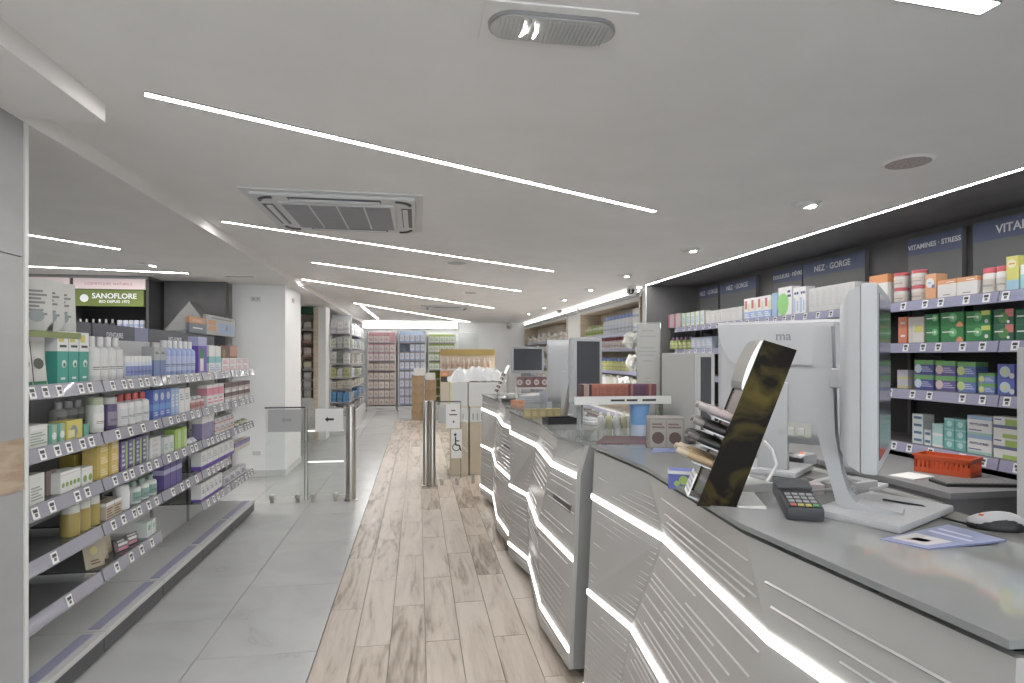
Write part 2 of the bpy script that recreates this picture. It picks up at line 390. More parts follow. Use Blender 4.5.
# far second cassette (panel of vents)
a2 = thing('air_conditioning_cassette', 'far square air conditioning cassette above the gate', 'air conditioner', (.55, 11.75, ZC))
MB().box(-.5, .5, -.5, .5, -.012, 0).cbox(-.42, .42, -.42, .42, -.028, -.008, .02).obj('panel', mat('cassette_plastic'), a2)
MB().cbox(-.29, .29, -.29, .29, -.04, -.026, .008).obj('grille_frame', mat('cassette_plastic'), a2)
for a in range(4): MB().cbox(-.24, .24, -.395, -.345, -.033, -.026, .01, M=RZ(a*PI/2)).obj('air_slot', DGREY, a2)
# emergency lamp
em = thing('emergency_light', 'oval emergency lamp with clear ribbed cover in the ceiling', 'emergency light', (.385, 1.675, ZC))
MB().box(-.205, .225, -.1, .1, -.005, 0).obj('plate', CEIL, em)
def stadium(w, h, n=10):
    r = h/2; P = []
    for k in range(n+1): t = -PI/2+PI*k/n; P.append((w/2-r+r*math.cos(t), r*math.sin(t)))
    for k in range(n+1): t = PI/2+PI*k/n; P.append((-w/2+r+r*math.cos(t), r*math.sin(t)))
    return P
MB().prism(stadium(.375, .14), -.014, -.004).obj('bezel', GREYM, em)
MB().prism(stadium(.36, .125), -.018, -.010).obj('reflector', mat('reflector_satin', (.45, .45, .44), rough=.3, metal=.4), em)
rb = MB()
for k in range(26): x = -.155+k*.0124; rb.box(x, x+.003, -.052, .052, -.022, -.018)
rb.obj('cover_ribs', mat('clear_ribs', (.55, .55, .54), rough=.25), em)
MB().tube([(-.09, .03, -.022), (-.075, .0, -.023), (-.085, -.03, -.022)], .0035, 6).tube([(-.05, .035, -.022), (-.045, .0, -.023), (-.055, -.035, -.022)], .0035, 6).obj('lamp_filament', mat('lamp_glow', (1, 1, 1), emit=3), em)
# ceiling loudspeaker, sensors, cameras
sp = thing('ceiling_speaker', 'round perforated loudspeaker set in the ceiling', 'speaker', (2.39, 2.57, ZC))
MB().lathe([(.10, -.008), (.115, 0)], 28).obj('rim', CEIL, sp, smooth=True)
MB().lathe([(.07, -.013), (.098, -.009), (.1, -.004)], 28).obj('grille', noisy('speaker_mesh', (.34, .27, .26), (.5, .45, .44), 90, rough=.6), sp, smooth=True)
for x, y, lb in ((457, 263, 'small flat ceiling sensor past the cassette'), (470, 293, 'small flat ceiling sensor before the far cassette'), (437, 318, 'small flat ceiling sensor near the far wall')):
    MB().lathe([(.09, -.006), (.1, 0)], 20).obj('ceiling_sensor', mat('sensor_grey', (.45, .45, .45), rough=.6), loc=(*PZ(x, y, ZC).xy, ZC))
    tag(COL.objects[-1], lb, 'sensor')
v = thing('ceiling_vent', 'narrow dark slot vent in the lowered ceiling by the white column', 'vent', (*PZ(240, 276, ZL).xy, ZL))
MB().box(-.16, .16, -.03, .03, -.006, 0).obj('frame', CEIL, v); MB().box(-.15, .15, -.018, .018, -.008, -.005).obj('slot', DGREY, v)
def dome(p, lb, wall_dir):
    t = thing('security_camera', lb, 'camera', p); t.scale = (1.5, 1.5, 1.5)
    MB().cbox(-.03, .03, -.04, .04, -.02, .09, .008).obj('bracket', WHITE, t)
    MB().lathe([(.045, -.05), (.05, 0), (.05, .02)], 20, M=Matrix.Rotation(PI/2, 4, 'X') @ Matrix.Rotation(-.5*wall_dir, 4, 'Y') @ TR(0, 0, 0)).obj('housing', WHITE, t, smooth=True)
    MB().lathe([(.03, .02), (.027, .035), (.01, .045)], 20, M=Matrix.Rotation(PI/2, 4, 'X') @ Matrix.Rotation(-.5*wall_dir, 4, 'Y')).obj('lens', BLACK, t, smooth=True)
dome(PX(632, 291, XN-.12), 'white security camera with black lens by the dark partition', 1)
dome(PX(560, 310, XN-.12), 'security camera between the two oak shelf units', 1)
dome(PY(509, 327, YF-.04), 'security camera over the far white wall', 1)
dome(PY(456, 328, YF-.04), 'security camera beside the far green shelf bay', 1)

# ================================================================== products
def lum(c, k): return tuple(min(1, x*k) for x in c)
_cache = {}
FAR = MB()
Wt = (.74, .74, .74); Gy = (.45, .45, .46); Lg = (.6, .6, .61)
def front_decals(mb, w, d, h, decs, c):
    # decs in unit coords of the front face (-Y): ('r',x0,x1,z0,z1,col) / ('c',cx,cz,r,col) / ('t',x0,x1,z0,z1,col,n)
    y = -d/2
    lev = 0
    for q in decs:
        lev += 1; yy = y-.0003*lev
        X = lambda u: -w/2+u*w
        if q[0] == 'r':
            _, x0, x1, z0, z1, cc = q
            mb.face([(X(x0), yy, z0*h), (X(x1), yy, z0*h), (X(x1), yy, z1*h), (X(x0), yy, z1*h)], cc)
            if x0 <= .01 and x1 >= .99:      # the band runs round the sides
                for s in (-1, 1):
                    xx = s*(w/2+.0003*lev); mb.face([(xx, -d/2, z0*h), (xx, d/2, z0*h), (xx, d/2, z1*h), (xx, -d/2, z1*h)], cc)
        elif q[0] == 'c':
            _, cx, cz, r, cc = q; R = r*min(w, h)
            mb.face([(X(cx)+R*math.cos(t*PI/6), yy, cz*h+R*math.sin(t*PI/6)) for t in range(12)], cc)
        elif q[0] == 't':
            _, x0, x1, z0, z1, cc, n = q
            for k in range(n):
                za = z0+(z1-z0)*(k+.2)/n; zb = z0+(z1-z0)*(k+.75)/n; xe = x1-(x1-x0)*((k*37) % 5)*.09
                mb.face([(X(x0), yy, za*h), (X(xe), yy, za*h), (X(xe), yy, zb*h), (X(x0), yy, zb*h)], cc)
def carton_mesh(w, d, h, c, decs, m=PACK):
    k = ('box', round(w, 4), round(d, 4), round(h, 4), c, repr(decs), m.name)
    if k not in _cache:
        mb = MB().cbox(-w/2, w/2, -d/2, d/2, 0, h, .0015, c); front_decals(mb, w, d, h, decs, c); _cache[k] = mb.mesh('carton', m, 'keep')
    return _cache[k]
def far_carton(w, d, h, c, decs, loc, rz):          # the furthest rows: too many and too small to be objects, real geometry in one mesh
    mb = MB().box(-w/2, w/2, -d/2, d/2, 0, h, c); front_decals(mb, w, d, h, decs, c)
    M_ = Matrix.Translation(loc) @ RZ(rz); i = len(FAR.v)
    FAR.v += [tuple(M_ @ Vector(p)) for p in mb.v]; FAR.f += [tuple(i+k for k in f) for f in mb.f]; FAR.c += mb.c; FAR.m += mb.m
def place(o_name, me, loc, rz, label, cat, group): return tag(link(o_name, me, None, loc, rz), label, cat, group)
def bottle_meshes(r, h, c, cap, lab, style):
    k = ('bot', round(r, 4), round(h, 4), c, cap, lab, style)
    if k in _cache: return _cache[k]
    n = 14
    if style == 'pump' or style == 'bottle':
        body = MB().lathe([(r*.92, 0), (r, .02*h), (r, .66*h), (r*.9, .72*h), (r*.42, .78*h)], n, [c]*4)
        cp = MB().lathe([(r*.45, .77*h), (r*.45, .98*h), (r*.4, h)], 10, [cap]*2)
    elif style == 'jar':
        body = MB().lathe([(r*.95, 0), (r, .03*h), (r, .74*h), (r*.86, .79*h)], n, [c]*3)
        cp = MB().lathe([(r*.95, .785*h), (r*.95, .98*h), (r*.9, h)], n, [cap]*2)
    elif style == 'tall':     # spray / cylinder with wide cap
        body = MB().lathe([(r*.95, 0), (r, .015*h), (r, .7*h), (r*.97, .72*h)], n, [c]*3)
        cp = MB().lathe([(r*.97, .715*h), (r*.95, .96*h), (r*.8, h)], n, [cap]*2)
    elif style == 'tube':     # tube standing on its cap
        body = MB().lathe([(r*.8, .14*h), (r, .2*h), (r, .45*h)], n, [c]*2)
        i = len(body.v)
        body = MB()
        rings = [(.8, .8, .14), (1, 1, .2), (1, .8, .5), (1.1, .12, 1)]
        for a, b_, z in rings:
            for q in range(n): t = 2*PI*q/n; body.v.append((r*a*math.cos(t), r*b_*math.sin(t), z*h))
        for j in range(3):
            for q in range(n): body.f.append((j*n+q, j*n+(q+1) % n, (j+1)*n+(q+1) % n, (j+1)*n+q)); body.c.append(c); body.m.append(0)
        body.f.append(tuple(range(3*n, 4*n))); body.c.append(c); body.m.append(0)
        body.f.append(tuple(reversed(range(n)))); body.c.append(c); body.m.append(0)
        cp = MB().lathe([(r*.75, 0), (r*.8, .15*h)], n, [cap])
    lb = None
    if lab:
        z0, z1 = (.12, .55) if style != 'tube' else (.22, .42)
        lb = MB()
        for q in range(-4, 4):
            t0, t1 = -PI/2+q*.3, -PI/2+(q+1)*.3; R = r*1.012
            lb.face([(R*math.cos(t0), R*math.sin(t0), z0*h), (R*math.cos(t1), R*math.sin(t1), z0*h), (R*math.cos(t1), R*math.sin(t1), z1*h), (R*math.cos(t0), R*math.sin(t0), z1*h)], lab)
            if -3 <= q < 3:
                R2 = R+.0004
                for za, zb in ((.3, .34), (.4, .46)):
                    za = z0+(z1-z0)*(za); zb = z0+(z1-z0)*zb
                    lb.face([(R2*math.cos(t0), R2*math.sin(t0), za*h), (R2*math.cos(t1), R2*math.sin(t1), za*h), (R2*math.cos(t1), R2*math.sin(t1), zb*h), (R2*math.cos(t0), R2*math.sin(t0), zb*h)], lum(lab, .35))
        lb = lb.mesh('label', PACK, 'keep')
    _cache[k] = (body.mesh('body', GLOSS, True), cp.mesh('cap', GLOSS, True), lb); return _cache[k]
def bottle(loc, rz, r, h, c, cap, lab, style, label, cat, group, parts=True):
    bm_, cm, lm = bottle_meshes(r, h, c, cap, lab, style)
    o = place('jar' if style == 'jar' else 'tube' if style == 'tube' else 'bottle', bm_, loc, rz, label, cat, group)
    link('lid' if style == 'jar' else 'cap', cm, o)
    if lm: link('label', lm, o)
    return o
def sachet_mesh(w, h, c, decs, t=.012):
    k = ('sach', round(w, 4), round(h, 4), c, repr(decs))
    if k not in _cache:
        mb = MB()
        for s in (-1, 1):
            g = [[(-w/2+w*i/4, s*t/2*max(0, math.sin(PI*i/4))*max(0.0, math.sin(PI*j/5)), h*j/5) for i in range(5)] for j in range(6)]
            for j in range(5):
                for i in range(4): mb.face([g[j][i], g[j][i+1], g[j+1][i+1], g[j+1][i]], c)
        front_decals(mb, w*.8, t*1.02, h, decs, c); _cache[k] = mb.mesh('sachet', GLOSS, 'keep')
    return _cache[k]

# ------------------------------------------------------------------ price tags
tg = MB().box(-.018, .018, -.0015, .0015, -.022, .022, (.78, .78, .78))
tg.box(-.012, .012, -.0022, -.0015, .002, .015, (.05, .05, .06)); tg.box(-.006, .008, -.0022, -.0015, -.014, -.001, (.12, .12, .13))
TAG = tg.mesh('price_tag', PACK, 'keep')

# ================================================================== gondola on the tiled side
GX, GB = -1.56, -1.88
GY = [2.53, 3.23, 3.92, 4.60, 5.28, 5.97]
GS = [1.375, 1.115, .88, .655, .425]
gon = thing('shelf_gondola', 'long glass shelved gondola with lavender price rails beside the tiled aisle', 'shelving', (GB, GY[0], 0))
def gp(mb, name, m, parent=None, **k):
    o = mb.obj(name, m, parent or gon, **k)
    if parent is None: o.location = (-GB, -GY[0], 0)
    return o
gp(MB().box(GB-.04, GB-.02, GY[0], GY[-1], .1, 1.6), 'back_panel', mat('gondola_back', (.58, .585, .58), rough=.3))
for a, b in zip(GY, GY[1:]):
    gp(MB().cbox(GB-.04, GX+.012, a+.002, b-.002, .02, .098, .004), 'base_kick', DGREY)
    gp(MB().cbox(GB-.04, GX+.02, a+.001, b-.001, .0985, .125, .003), 'base_deck', mat('deck_lacquer', (.52, .52, .515), rough=.3))
    gp(MB().cbox(GX-.075, GX-.02, a+.03, b-.03, .125, .129, .002), 'price_rail', LIPL)
for y in GY: gp(MB().box(GB-.02, GB-.005, y-.012, y+.012, .12, 1.6), 'upright', GREYM)
for k, z in enumerate(GS):
    for q, (a, b) in enumerate(zip(GY, GY[1:])):
        if k == 4 and q in (2, ) : continue
        if k == 3 and q in (4, ): continue
        s_ = gp(MB().box(GB-.01, GX, a+.012, b-.012, z-.008, z), 'shelf', SHELFG)
        lp = MB(); M_ = TR(GX+.004, 0, z-.026) @ Matrix.Rotation(-.25, 4, 'Y')
        lp.box(-.003, .003, a+.008, b-.008, -.028, .03, M=M_); lp.box(-.004, .007, a+.008, b-.008, -.031, -.026, M=M_); lp.box(-.004, .006, a+.008, b-.008, .026, .031, M=M_)
        lo = link('price_rail', lp.mesh('price_rail', LIP), s_)
        n = random.randint(4, 6) if not (k >= 3 and q < 1) else 1
        for t in range(n):
            yy = a+.06+(b-a-.1)*(t+random.uniform(-.25, .25)+.5)/n
            link('price_tag', TAG, s_, (GX+.010, yy, z-.026), rot=(-.25, 0, PI/2)).scale = (1.2, 1, 1.1)
# header signs on top
hs = [(' ', 2.86, 3.82), ('DENTAIRE', 3.84, 4.36), ('', 4.365, 4.57), ('NEZ-GORGE', 4.58, 5.5), (' ', 5.51, 5.95)]
gp(MB().box(GB-.035, GB-.03, GY[0], 2.84, 1.58, 1.70), 'header_sign', DARK2)
for w_, a, b in hs:
    h_ = gp(MB().box(GB-.038, GB-.022, a, b, 1.575, 1.695), 'header_sign', DARK2 if w_ else mat('lavender_sign', (.26, .27, .4), rough=.5))
    if w_.strip(): text(h_, w_, .045, (GB-.0215, (a+b)/2, 1.63), (PI/2, 0, PI/2), LTXT, bold=.0006)

def gi(k, x0, x1, ytop, n, kind, cols, label, cat, group, depth=.07, stack=1, setback=.02, decs=(), fillw=.94, style=None):
    X = GX-setback; ya, yb = PX(x0, 400, X).y, PX(x1, 400, X).y
    z = GS[k]; h = PX((x0+x1)/2, ytop, X).z-z; h = max(.03, h)/stack; w = (yb-ya)/n
    for i in range(n):
        y = ya+(i+.5)*w
        for s_ in range(stack):
            zz = z+s_*h
            if kind == 'box':
                place('carton', carton_mesh(w*fillw, depth, h-.0004, cols[0], decs), (X-depth/2, y, zz), PI/2, label, cat, group)
            elif kind == 'sachet':
                o = place('sachet', sachet_mesh(w*fillw if n < 2 else .1, h, cols[0], decs), (X-depth/2-.03*(i % 2), y, zz), PI/2-.3, label, cat, group)
                o.rotation_euler[0] = -.12
            else:
                bottle((X-min(w*.48, .04), y, zz), PI/2, min(w*.48, .04), h, cols[0], cols[1], cols[2] if len(cols) > 2 else None, kind, label, cat, group)
teal = (.03, .33, .27); yel = (.6, .52, .08); blue = (.06, .13, .5); lblue = (.3, .42, .7); purp = (.13, .05, .42); red = (.6, .05, .05); pink = (.65, .2, .3); lime = (.35, .55, .08); gold = (.5, .38, .08); dk = (.04, .04, .05); dgreen = (.03, .2, .1); brown = (.22, .12, .08); orange = (.7, .2, .05); navy = (.05, .06, .25)
P_ = lambda x0, x1, z0, z1, c: ('r', x0, x1, z0, z1, c)
T_ = lambda x0, x1, z0, z1, c, n: ('t', x0, x1, z0, z1, c, n)
C_ = lambda x, z, r, c: ('c', x, z, r, c)
# small riser shelf with hanging packs
rs = thing('riser_shelf', 'small clear riser shelf with green strip on the gondola top', 'shelf', (GX-.24, 2.66, GS[0]))
MB().box(0, .22, 0, .42, .225, .23).obj('tray', SHELFG, rs)
for x in (.01, .2):
    for y in (.01, .40): MB().box(x, x+.008, y, y+.008, 0, .225).obj('leg', SHELFG, rs)
MB().box(.22, .225, 0, .42, .205, .232).obj('front_strip', mat('lime_strip', (.2, .24, .1), rough=.5), rs)
spk = (T_(.1, .9, .3, .8, (.25, .25, .25), 7), C_(.5, .3, .3, (.3, .35, .35)))
for i in range(5):
    o = place('sachet', sachet_mesh(.12, .235, (.6, .6, .57), spk, t=.02), (GX-.08-.035*(i % 2), 2.86+.045*i, GS[0]+.23), PI/2-.8, 'white speckled hanging pack on the riser shelf', 'packet', 'speckled packs on the riser shelf')
    o.rotation_euler[0] = -.08
gi(0, 28, 56, 342, 4, 'sachet', [(.6, .6, .57)], 'white sachet with dark print beneath the riser shelf', 'packet', 'dark printed sachets', decs=(P_(0, .3, 0, 1, dk), C_(.65, .5, .3, (.1, .12, .1)), P_(0, 1, 0, .08, dgreen)))
gi(0, 57, 89, 332, 3, 'box', [teal], 'tall teal carton with white and yellow top on top shelf', 'box', 'teal cartons', depth=.05, decs=(P_(0, 1, .62, 1, Wt), P_(.1, .6, .8, .95, yel), T_(.2, .85, .68, .76, dk, 1), C_(.6, .38, .22, (.7, .75, .75)), C_(.62, .36, .12, dgreen), P_(.3, .7, .08, .12, Wt)))
gi(0, 95, 126, 337, 4, 'bottle', [(.66, .665, .665), (.7, .7, .7), (.66, .66, .65)], 'large white bottle with orange lined label on top shelf', 'bottle', 'large white bottles on the gondola')
gi(0, 128, 153, 356, 7, 'tall', [(.6, .66, .74), (.75, .75, .75), (.2, .25, .55)], 'slim white tube bottle with blue base on top shelf', 'bottle', 'slim white tubes')
gi(0, 154, 166, 347, 2, 'box', [(.13, .2, .42)], 'grey blue carton beside slim white tubes', 'box', 'grey blue cartons', decs=(P_(0, 1, .55, 1, (.42, .44, .44)), T_(.2, .8, .75, .85, dk, 2)))
gi(0, 167, 197, 341, 6, 'bottle', [(.3, .4, .72), (.72, .73, .75), (.45, .52, .75)], 'pale blue bottle with white cap on top shelf', 'bottle', 'pale blue bottles')
gi(0, 198, 207, 337, 1, 'box', [purp], 'tall violet carton with pale top on top shelf', 'box', None, decs=(P_(0, 1, .75, 1, (.4, .42, .65)), C_(.4, .5, .3, dgreen), P_(.2, .6, .05, .4, Wt)))
gi(0, 209, 221, 346, 2, 'box', [Wt], 'white carton with teal band on top shelf', 'box', 'teal banded cartons', decs=(P_(0, 1, .35, .6, (.2, .5, .55)), T_(.1, .9, .05, .3, lblue, 3)))
gi(0, 222, 249, 358, 4, 'box', [Wt], 'small white carton with pink print at gondola end', 'box', 'small pink printed cartons', decs=(T_(.1, .9, .1, .8, pink, 4),), stack=2)
# shelf 2
gi(1, 29, 48, 425, 1, 'box', [(.66, .67, .64)], 'white carton with green leaf print beside column', 'box', None, decs=(T_(.05, .95, .1, .7, (.3, .38, .3), 5), P_(.1, .9, .78, .9, Wt)))
gi(1, 49, 65, 424, 2, 'box', [(.3, .42, .3)], 'small green carton beside white leaf carton', 'box', 'small green cartons', decs=(P_(0, .35, 0, 1, teal), C_(.65, .4, .3, Wt)))
gi(1, 66, 83, 420, 1, 'box', [yel], 'yellow carton with round blue grey picture', 'box', None, decs=(C_(.45, .4, .35, (.25, .28, .35)), P_(.1, .5, .1, .5, (.7, .65, .3))))
gi(1, 84, 89, 424, 1, 'box', [(.1, .4, .3)], 'slim green carton beside yellow carton', 'box', None)
gi(1, 62, 90, 401, 3, 'bottle', [(.5, .51, .5), (.6, .6, .6), (.3, .3, .3)], 'grey bottle behind the yellow carton', 'bottle', 'grey bottles', setback=.16)
gi(1, 96, 110, 397, 1, 'jar', [(.6, .62, .58), (.4, .45, .3), (.7, .7, .68)], 'big white jar with olive lid on second shelf', 'jar', None)
gi(1, 111, 122, 397, 1, 'jar', [(.1, .07, .18), (.55, .55, .55), (.25, .22, .3)], 'dark violet jar beside the big white jar', 'jar', None)
gi(1, 123, 152, 393, 4, 'bottle', [(.68, .68, .68), red, (.6, .62, .62)], 'white bottle with red cap on second shelf', 'bottle', 'red capped bottles')
gi(1, 153, 171, 389, 3, 'box', [blue], 'deep blue carton on second shelf', 'box', 'deep blue cartons', decs=(P_(0, 1, .3, .5, (.08, .25, .6)), C_(.5, .75, .3, (.5, .55, .7)), T_(.2, .8, .1, .25, (.5, .55, .7), 2)))
gi(1, 171, 179, 388, 2, 'box', [lblue], 'light blue slim carton next to deep blue cartons', 'box', 'light blue slim cartons', decs=(T_(.2, .8, .3, .8, Wt, 4),))
gi(1, 179, 190, 388, 2, 'box', [Wt], 'plain white tall carton on second shelf', 'box', 'plain white tall cartons', decs=(T_(.2, .8, .5, .8, (.3, .32, .4), 3),))
gi(1, 192, 206, 396, 3, 'bottle', [(.6, .5, .5), Wt, (.5, .2, .2)], 'small white bottle with brown label on second shelf', 'bottle', 'small brown labelled bottles')
gi(1, 207, 224, 384, 3, 'box', [Wt], 'white carton with pink band on second shelf', 'box', 'pink banded cartons', decs=(P_(0, 1, .5, .85, pink), T_(.1, .9, .1, .4, pink, 2)))
gi(1, 225, 250, 382, 4, 'box', [(.5, .45, .42)], 'mixed small carton stacked at far gondola end', 'box', 'stacked cartons at gondola end', decs=(P_(0, 1, .55, 1, (.15, .08, .1)), P_(0, .6, 0, .3, Wt)), stack=2)
# shelf 3
gi(2, 29, 45, 474, 1, 'box', [(.66, .68, .66)], 'white carton tray with grey lines beside column', 'box', None, decs=(T_(.1, .9, .1, .6, (.3, .34, .3), 5),))
gi(2, 46, 57, 470, 1, 'box', [(.2, .15, .14)], 'brown carton on third shelf', 'box', None, setback=.06)
gi(2, 60, 81, 470, 1, 'box', [(.72, .73, .71)], 'white carton with row of green figures, wider one', 'box', None, decs=(T_(.0, 1, .82, .9, (.55, .5, .6), 1),)+tuple(C_(.12+.19*q, .38, .12, (.2, .35, .05)) for q in range(5)))
gi(2, 82, 93, 467, 1, 'box', [(.72, .73, .71)], 'white carton with two green figures, narrower one', 'box', None, decs=(T_(.0, 1, .82, .9, (.55, .5, .6), 1), C_(.25, .38, .2, (.2, .35, .05)), C_(.75, .38, .2, (.2, .35, .05))))
gi(2, 74, 95, 452, 2, 'box', [(.45, .33, .03)], 'ochre yellow carton standing behind white cartons', 'box', 'ochre cartons', setback=.12)
gi(2, 97, 119, 441, 2, 'box', [(.62, .45, .1)], 'yellow carton stacked three high on third shelf', 'box', 'yellow stacked cartons', stack=3, decs=(P_(0, .25, 0, 1, (.45, .33, .03)), T_(.35, .95, .2, .8, (.75, .65, .4), 3)))
gi(2, 121, 149, 438, 4, 'box', [(.13, .1, .28)], 'dark violet carton with lime stripe on third shelf', 'box', 'violet cartons with lime stripe', decs=(P_(.62, .86, 0, .95, lime), T_(.1, .55, .1, .9, (.5, .5, .6), 5)))
gi(2, 150, 161, 437, 1, 'box', [(.64, .64, .64)], 'white carton stacked four high on third shelf', 'box', 'white stacked cartons', stack=4, decs=(T_(.2, .8, .2, .8, Gy, 2),))
gi(2, 164, 174, 436, 2, 'box', [(.62, .65, .63)], 'pale grey slim carton beside lime cartons', 'box', 'pale grey slim cartons', decs=(T_(.2, .8, .2, .6, (.2, .4, .35), 4),))
gi(2, 175, 187, 428, 2, 'box', [lime], 'tall lime green carton on third shelf', 'box', 'tall lime cartons', decs=(P_(.5, 1, 0, .9, (.5, .65, .3)),))
gi(2, 190, 199, 440, 2, 'tube', [(.6, .62, .68), Wt], 'pale tube beside the lime cartons', 'tube', 'pale tubes')
gi(3, 201, 234, 445, 6, 'box', [Wt], 'white carton with violet foot at the gondola end', 'box', 'violet footed white cartons', decs=(P_(0, 1, 0, .2, purp), T_(.15, .85, .4, .8, Gy, 3)))
gi(2, 236, 250, 420, 3, 'bottle', [(.5, .5, .15), (.3, .25, .5), Wt], 'yellow violet bottle at far gondola end', 'bottle', 'bottles at gondola end')
# shelf 4
gi(3, 74, 104, 499, 3, 'tall', [(.34, .26, .05), (.62, .62, .58), None], 'amber oil bottle with white cap on fourth shelf', 'bottle', 'amber bottles')
gi(3, 106, 122, 500, 2, 'box', [(.5, .42, .33)], 'small beige carton with brown print on fourth shelf', 'box', 'small beige cartons', decs=(T_(.1, .9, .1, .7, brown, 4), P_(0, 1, .8, 1, Wt)))
gi(3, 124, 134, 484, 1, 'tall', [(.68, .7, .7), (.72, .72, .72), None], 'tall white bottle on fourth shelf', 'bottle', None)
gi(3, 136, 160, 478, 3, 'bottle', [(.62, .65, .63), (.3, .4, .33), (.2, .35, .3)], 'grey white bottle with green label on fourth shelf', 'bottle', 'green labelled bottles')
gi(4, 201, 222, 478, 5, 'box', [Wt], 'white carton with violet edge on the lowest glass shelf', 'box', 'violet edged white cartons', decs=(P_(0, 1, 0, .12, purp), T_(.15, .85, .35, .8, Gy, 3), C_(.5, .5, .12, (.3, .25, .3))), stack=1)
# shelf 5
for i, (x, c) in enumerate(((98, (.45, .38, .28)), (108, (.5, .42, .3)), (118, (.52, .44, .32)))):
    Y = PX(x, 560, GX-.05).y
    o = place('sachet', sachet_mesh(.1, .14, c, (C_(.5, .6, .25, (.6, .52, .2)), T_(.2, .8, .1, .3, brown, 2))), (GX-.06-.03*i, Y, GS[4]), PI/2-.5, 'tan sachet pack on the lowest glass shelf', 'packet', 'tan sachets'); o.rotation_euler[0] = -.25
gi(4, 127, 145, 537, 4, 'sachet', [(.2, .16, .18)], 'dark pink sachet leaning on the lowest glass shelf', 'packet', 'dark leaning sachets', decs=(P_(.1, .9, .1, .4, pink), P_(.1, .9, .6, .9, Wt)))
gi(4, 147, 156, 520, 2, 'box', [(.62, .66, .63)], 'pale carton with green dots on the lowest glass shelf', 'box', 'green dotted cartons', decs=(C_(.5, .6, .3, (.2, .45, .35)),))
gi(4, 224, 246, 470, 4, 'box', [(.6, .6, .6)], 'white grey carton on lowest shelf at gondola end', 'box', 'grey white end cartons', decs=(T_(.1, .9, .2, .7, navy, 3),))
gi(2, 202, 214, 412, 2, 'box', [(.25, .22, .4)], 'dusky violet carton on third shelf', 'box', 'dusky violet cartons', decs=(P_(0, 1, .6, 1, Wt),))
gi(2, 215, 234, 416, 4, 'box', [(.62, .6, .58)], 'white carton with red line on third shelf', 'box', 'red lined cartons', decs=(P_(0, 1, .3, .5, (.5, .2, .2)), T_(.2, .8, .6, .9, navy, 2)), stack=2)
gi(3, 164, 182, 462, 3, 'box', [(.1, .07, .28)], 'low indigo carton on fourth shelf', 'box', 'low indigo cartons', decs=(P_(0, 1, .6, .8, (.4, .4, .6)),))
gi(3, 235, 250, 440, 3, 'box', [(.55, .5, .4)], 'tan and violet carton at the fourth shelf end', 'box', 'tan violet cartons', decs=(P_(0, 1, .5, 1, (.2, .15, .4)),))
# display cards on top of the gondola
def card(name, x0, x1, y0, y1, X, c, decs, label):
    a, b = PX(x0, y1, X), PX(x1, y1, X); zt = PX(x0, y0, X).z; w = b.y-a.y
    return place(name, carton_mesh(w, .03, zt-a.z, c, decs), (X-.015, (a.y+b.y)/2, a.z), PI/2, label, 'display card', None)
Xc = GB+.02
def topcard(x0, x1, y0, z0, c, decs, label):
    a, b = PX(x0, 340, Xc), PX(x1, 340, Xc); zt = PX(x0, y0, Xc).z; w = b.y-a.y
    o = place('display_card', carton_mesh(w, .03, zt-z0, c, decs), (Xc-.035, (a.y+b.y)/2, z0), PI/2, label, 'display card', None); return o
topcard(192, 208, 316, 1.696, (.15, .18, .22), (P_(0, 1, .62, 1, (.6, .25, .08)), T_(.2, .8, .72, .88, (.7, .5, .35), 2), T_(.2, .8, .25, .4, Wt, 1)), 'orange and slate display card on the gondola top')
topcard(209, 237, 314, 1.696, (.42, .43, .44), (P_(.42, .95, .1, .65, (.25, .38, .6)), C_(.68, .42, .18, (.3, .25, .15)), P_(.05, .3, .5, .75, (.6, .25, .08)), P_(.05, .3, .2, .45, (.6, .25, .08)), T_(.15, .9, .8, .92, (.2, .2, .22), 1)), 'grey display card with blue picture on the gondola top')
a_ = PX(214, 350, GX-.1)
place('display_card', carton_mesh(.5, .02, .14, (.18, .1, .06), (P_(.55, 1, .3, 1, (.55, .25, .18)), C_(.2, .5, .3, (.3, .25, .12)))), (GX-.2, PX(228, 345, GX-.2).y, GS[0]+.08), PI/2, 'brown and salmon display card above small cartons', 'display card', None)
MB().box(-.01, .01, -.15, .15, -.08, 0).obj('foot', DGREY, COL.objects[-1], loc=(0, 0, 0)).rotation_euler = (0, 0, PI/2)

# grey house shaped display behind the gondola
hd = thing('house_display', 'grey gable shaped display stand before the dark wall', 'display', (-2.52, 7.2, 0))
MB().cbox(-.16, .16, -.12, .12, 0, 1.78, .01).obj('body', mat('display_white', (.55, .55, .55), rough=.5), hd)
MB().prism([(-.26, 0), (.24, 0), (0, .33)], -.14, .14, M=TR(0, 0, 1.78) @ Matrix.Rotation(PI/2, 4, 'X')).obj('gable', mat('display_grey', (.2, .2, .2), rough=.6), hd)

# ------------------------------------------------------------------ lit brand unit at the back left
bu = thing('brand_shelf_unit', 'black shelf unit with pink and olive lit header boards', 'shelving', (-3.55, 7.1, 0))
MB().box(-.62, .6, .3, .4, 0, 2.36).obj('back_panel', BLACK, bu)
for x in (-.62, -.185, .57): MB().box(x, x+.03, -.0, .3, 0, 2.36).obj('side_panel', DGREY, bu)
MB().box(-.62, .6, -.02, .3, 2.35, 2.384).obj('top_panel', GREYM, bu)
hp = MB().box(-.15, .57, -.02, .0, 2.235, 2.35).obj('header_board', mat('pink_board', (.66, .55, .55), rough=.5, emit=.12), bu)
MB().box(-.59, -.19, -.02, .0, 2.235, 2.35).obj('header_board', mat('pink_board'), bu)
text(hp, 'COSMETIQUES  NATURELS', .04, (.2, -.021, 2.29), (PI/2, 0, 0), mat('rose_ink', (.5, .2, .22), rough=.6))
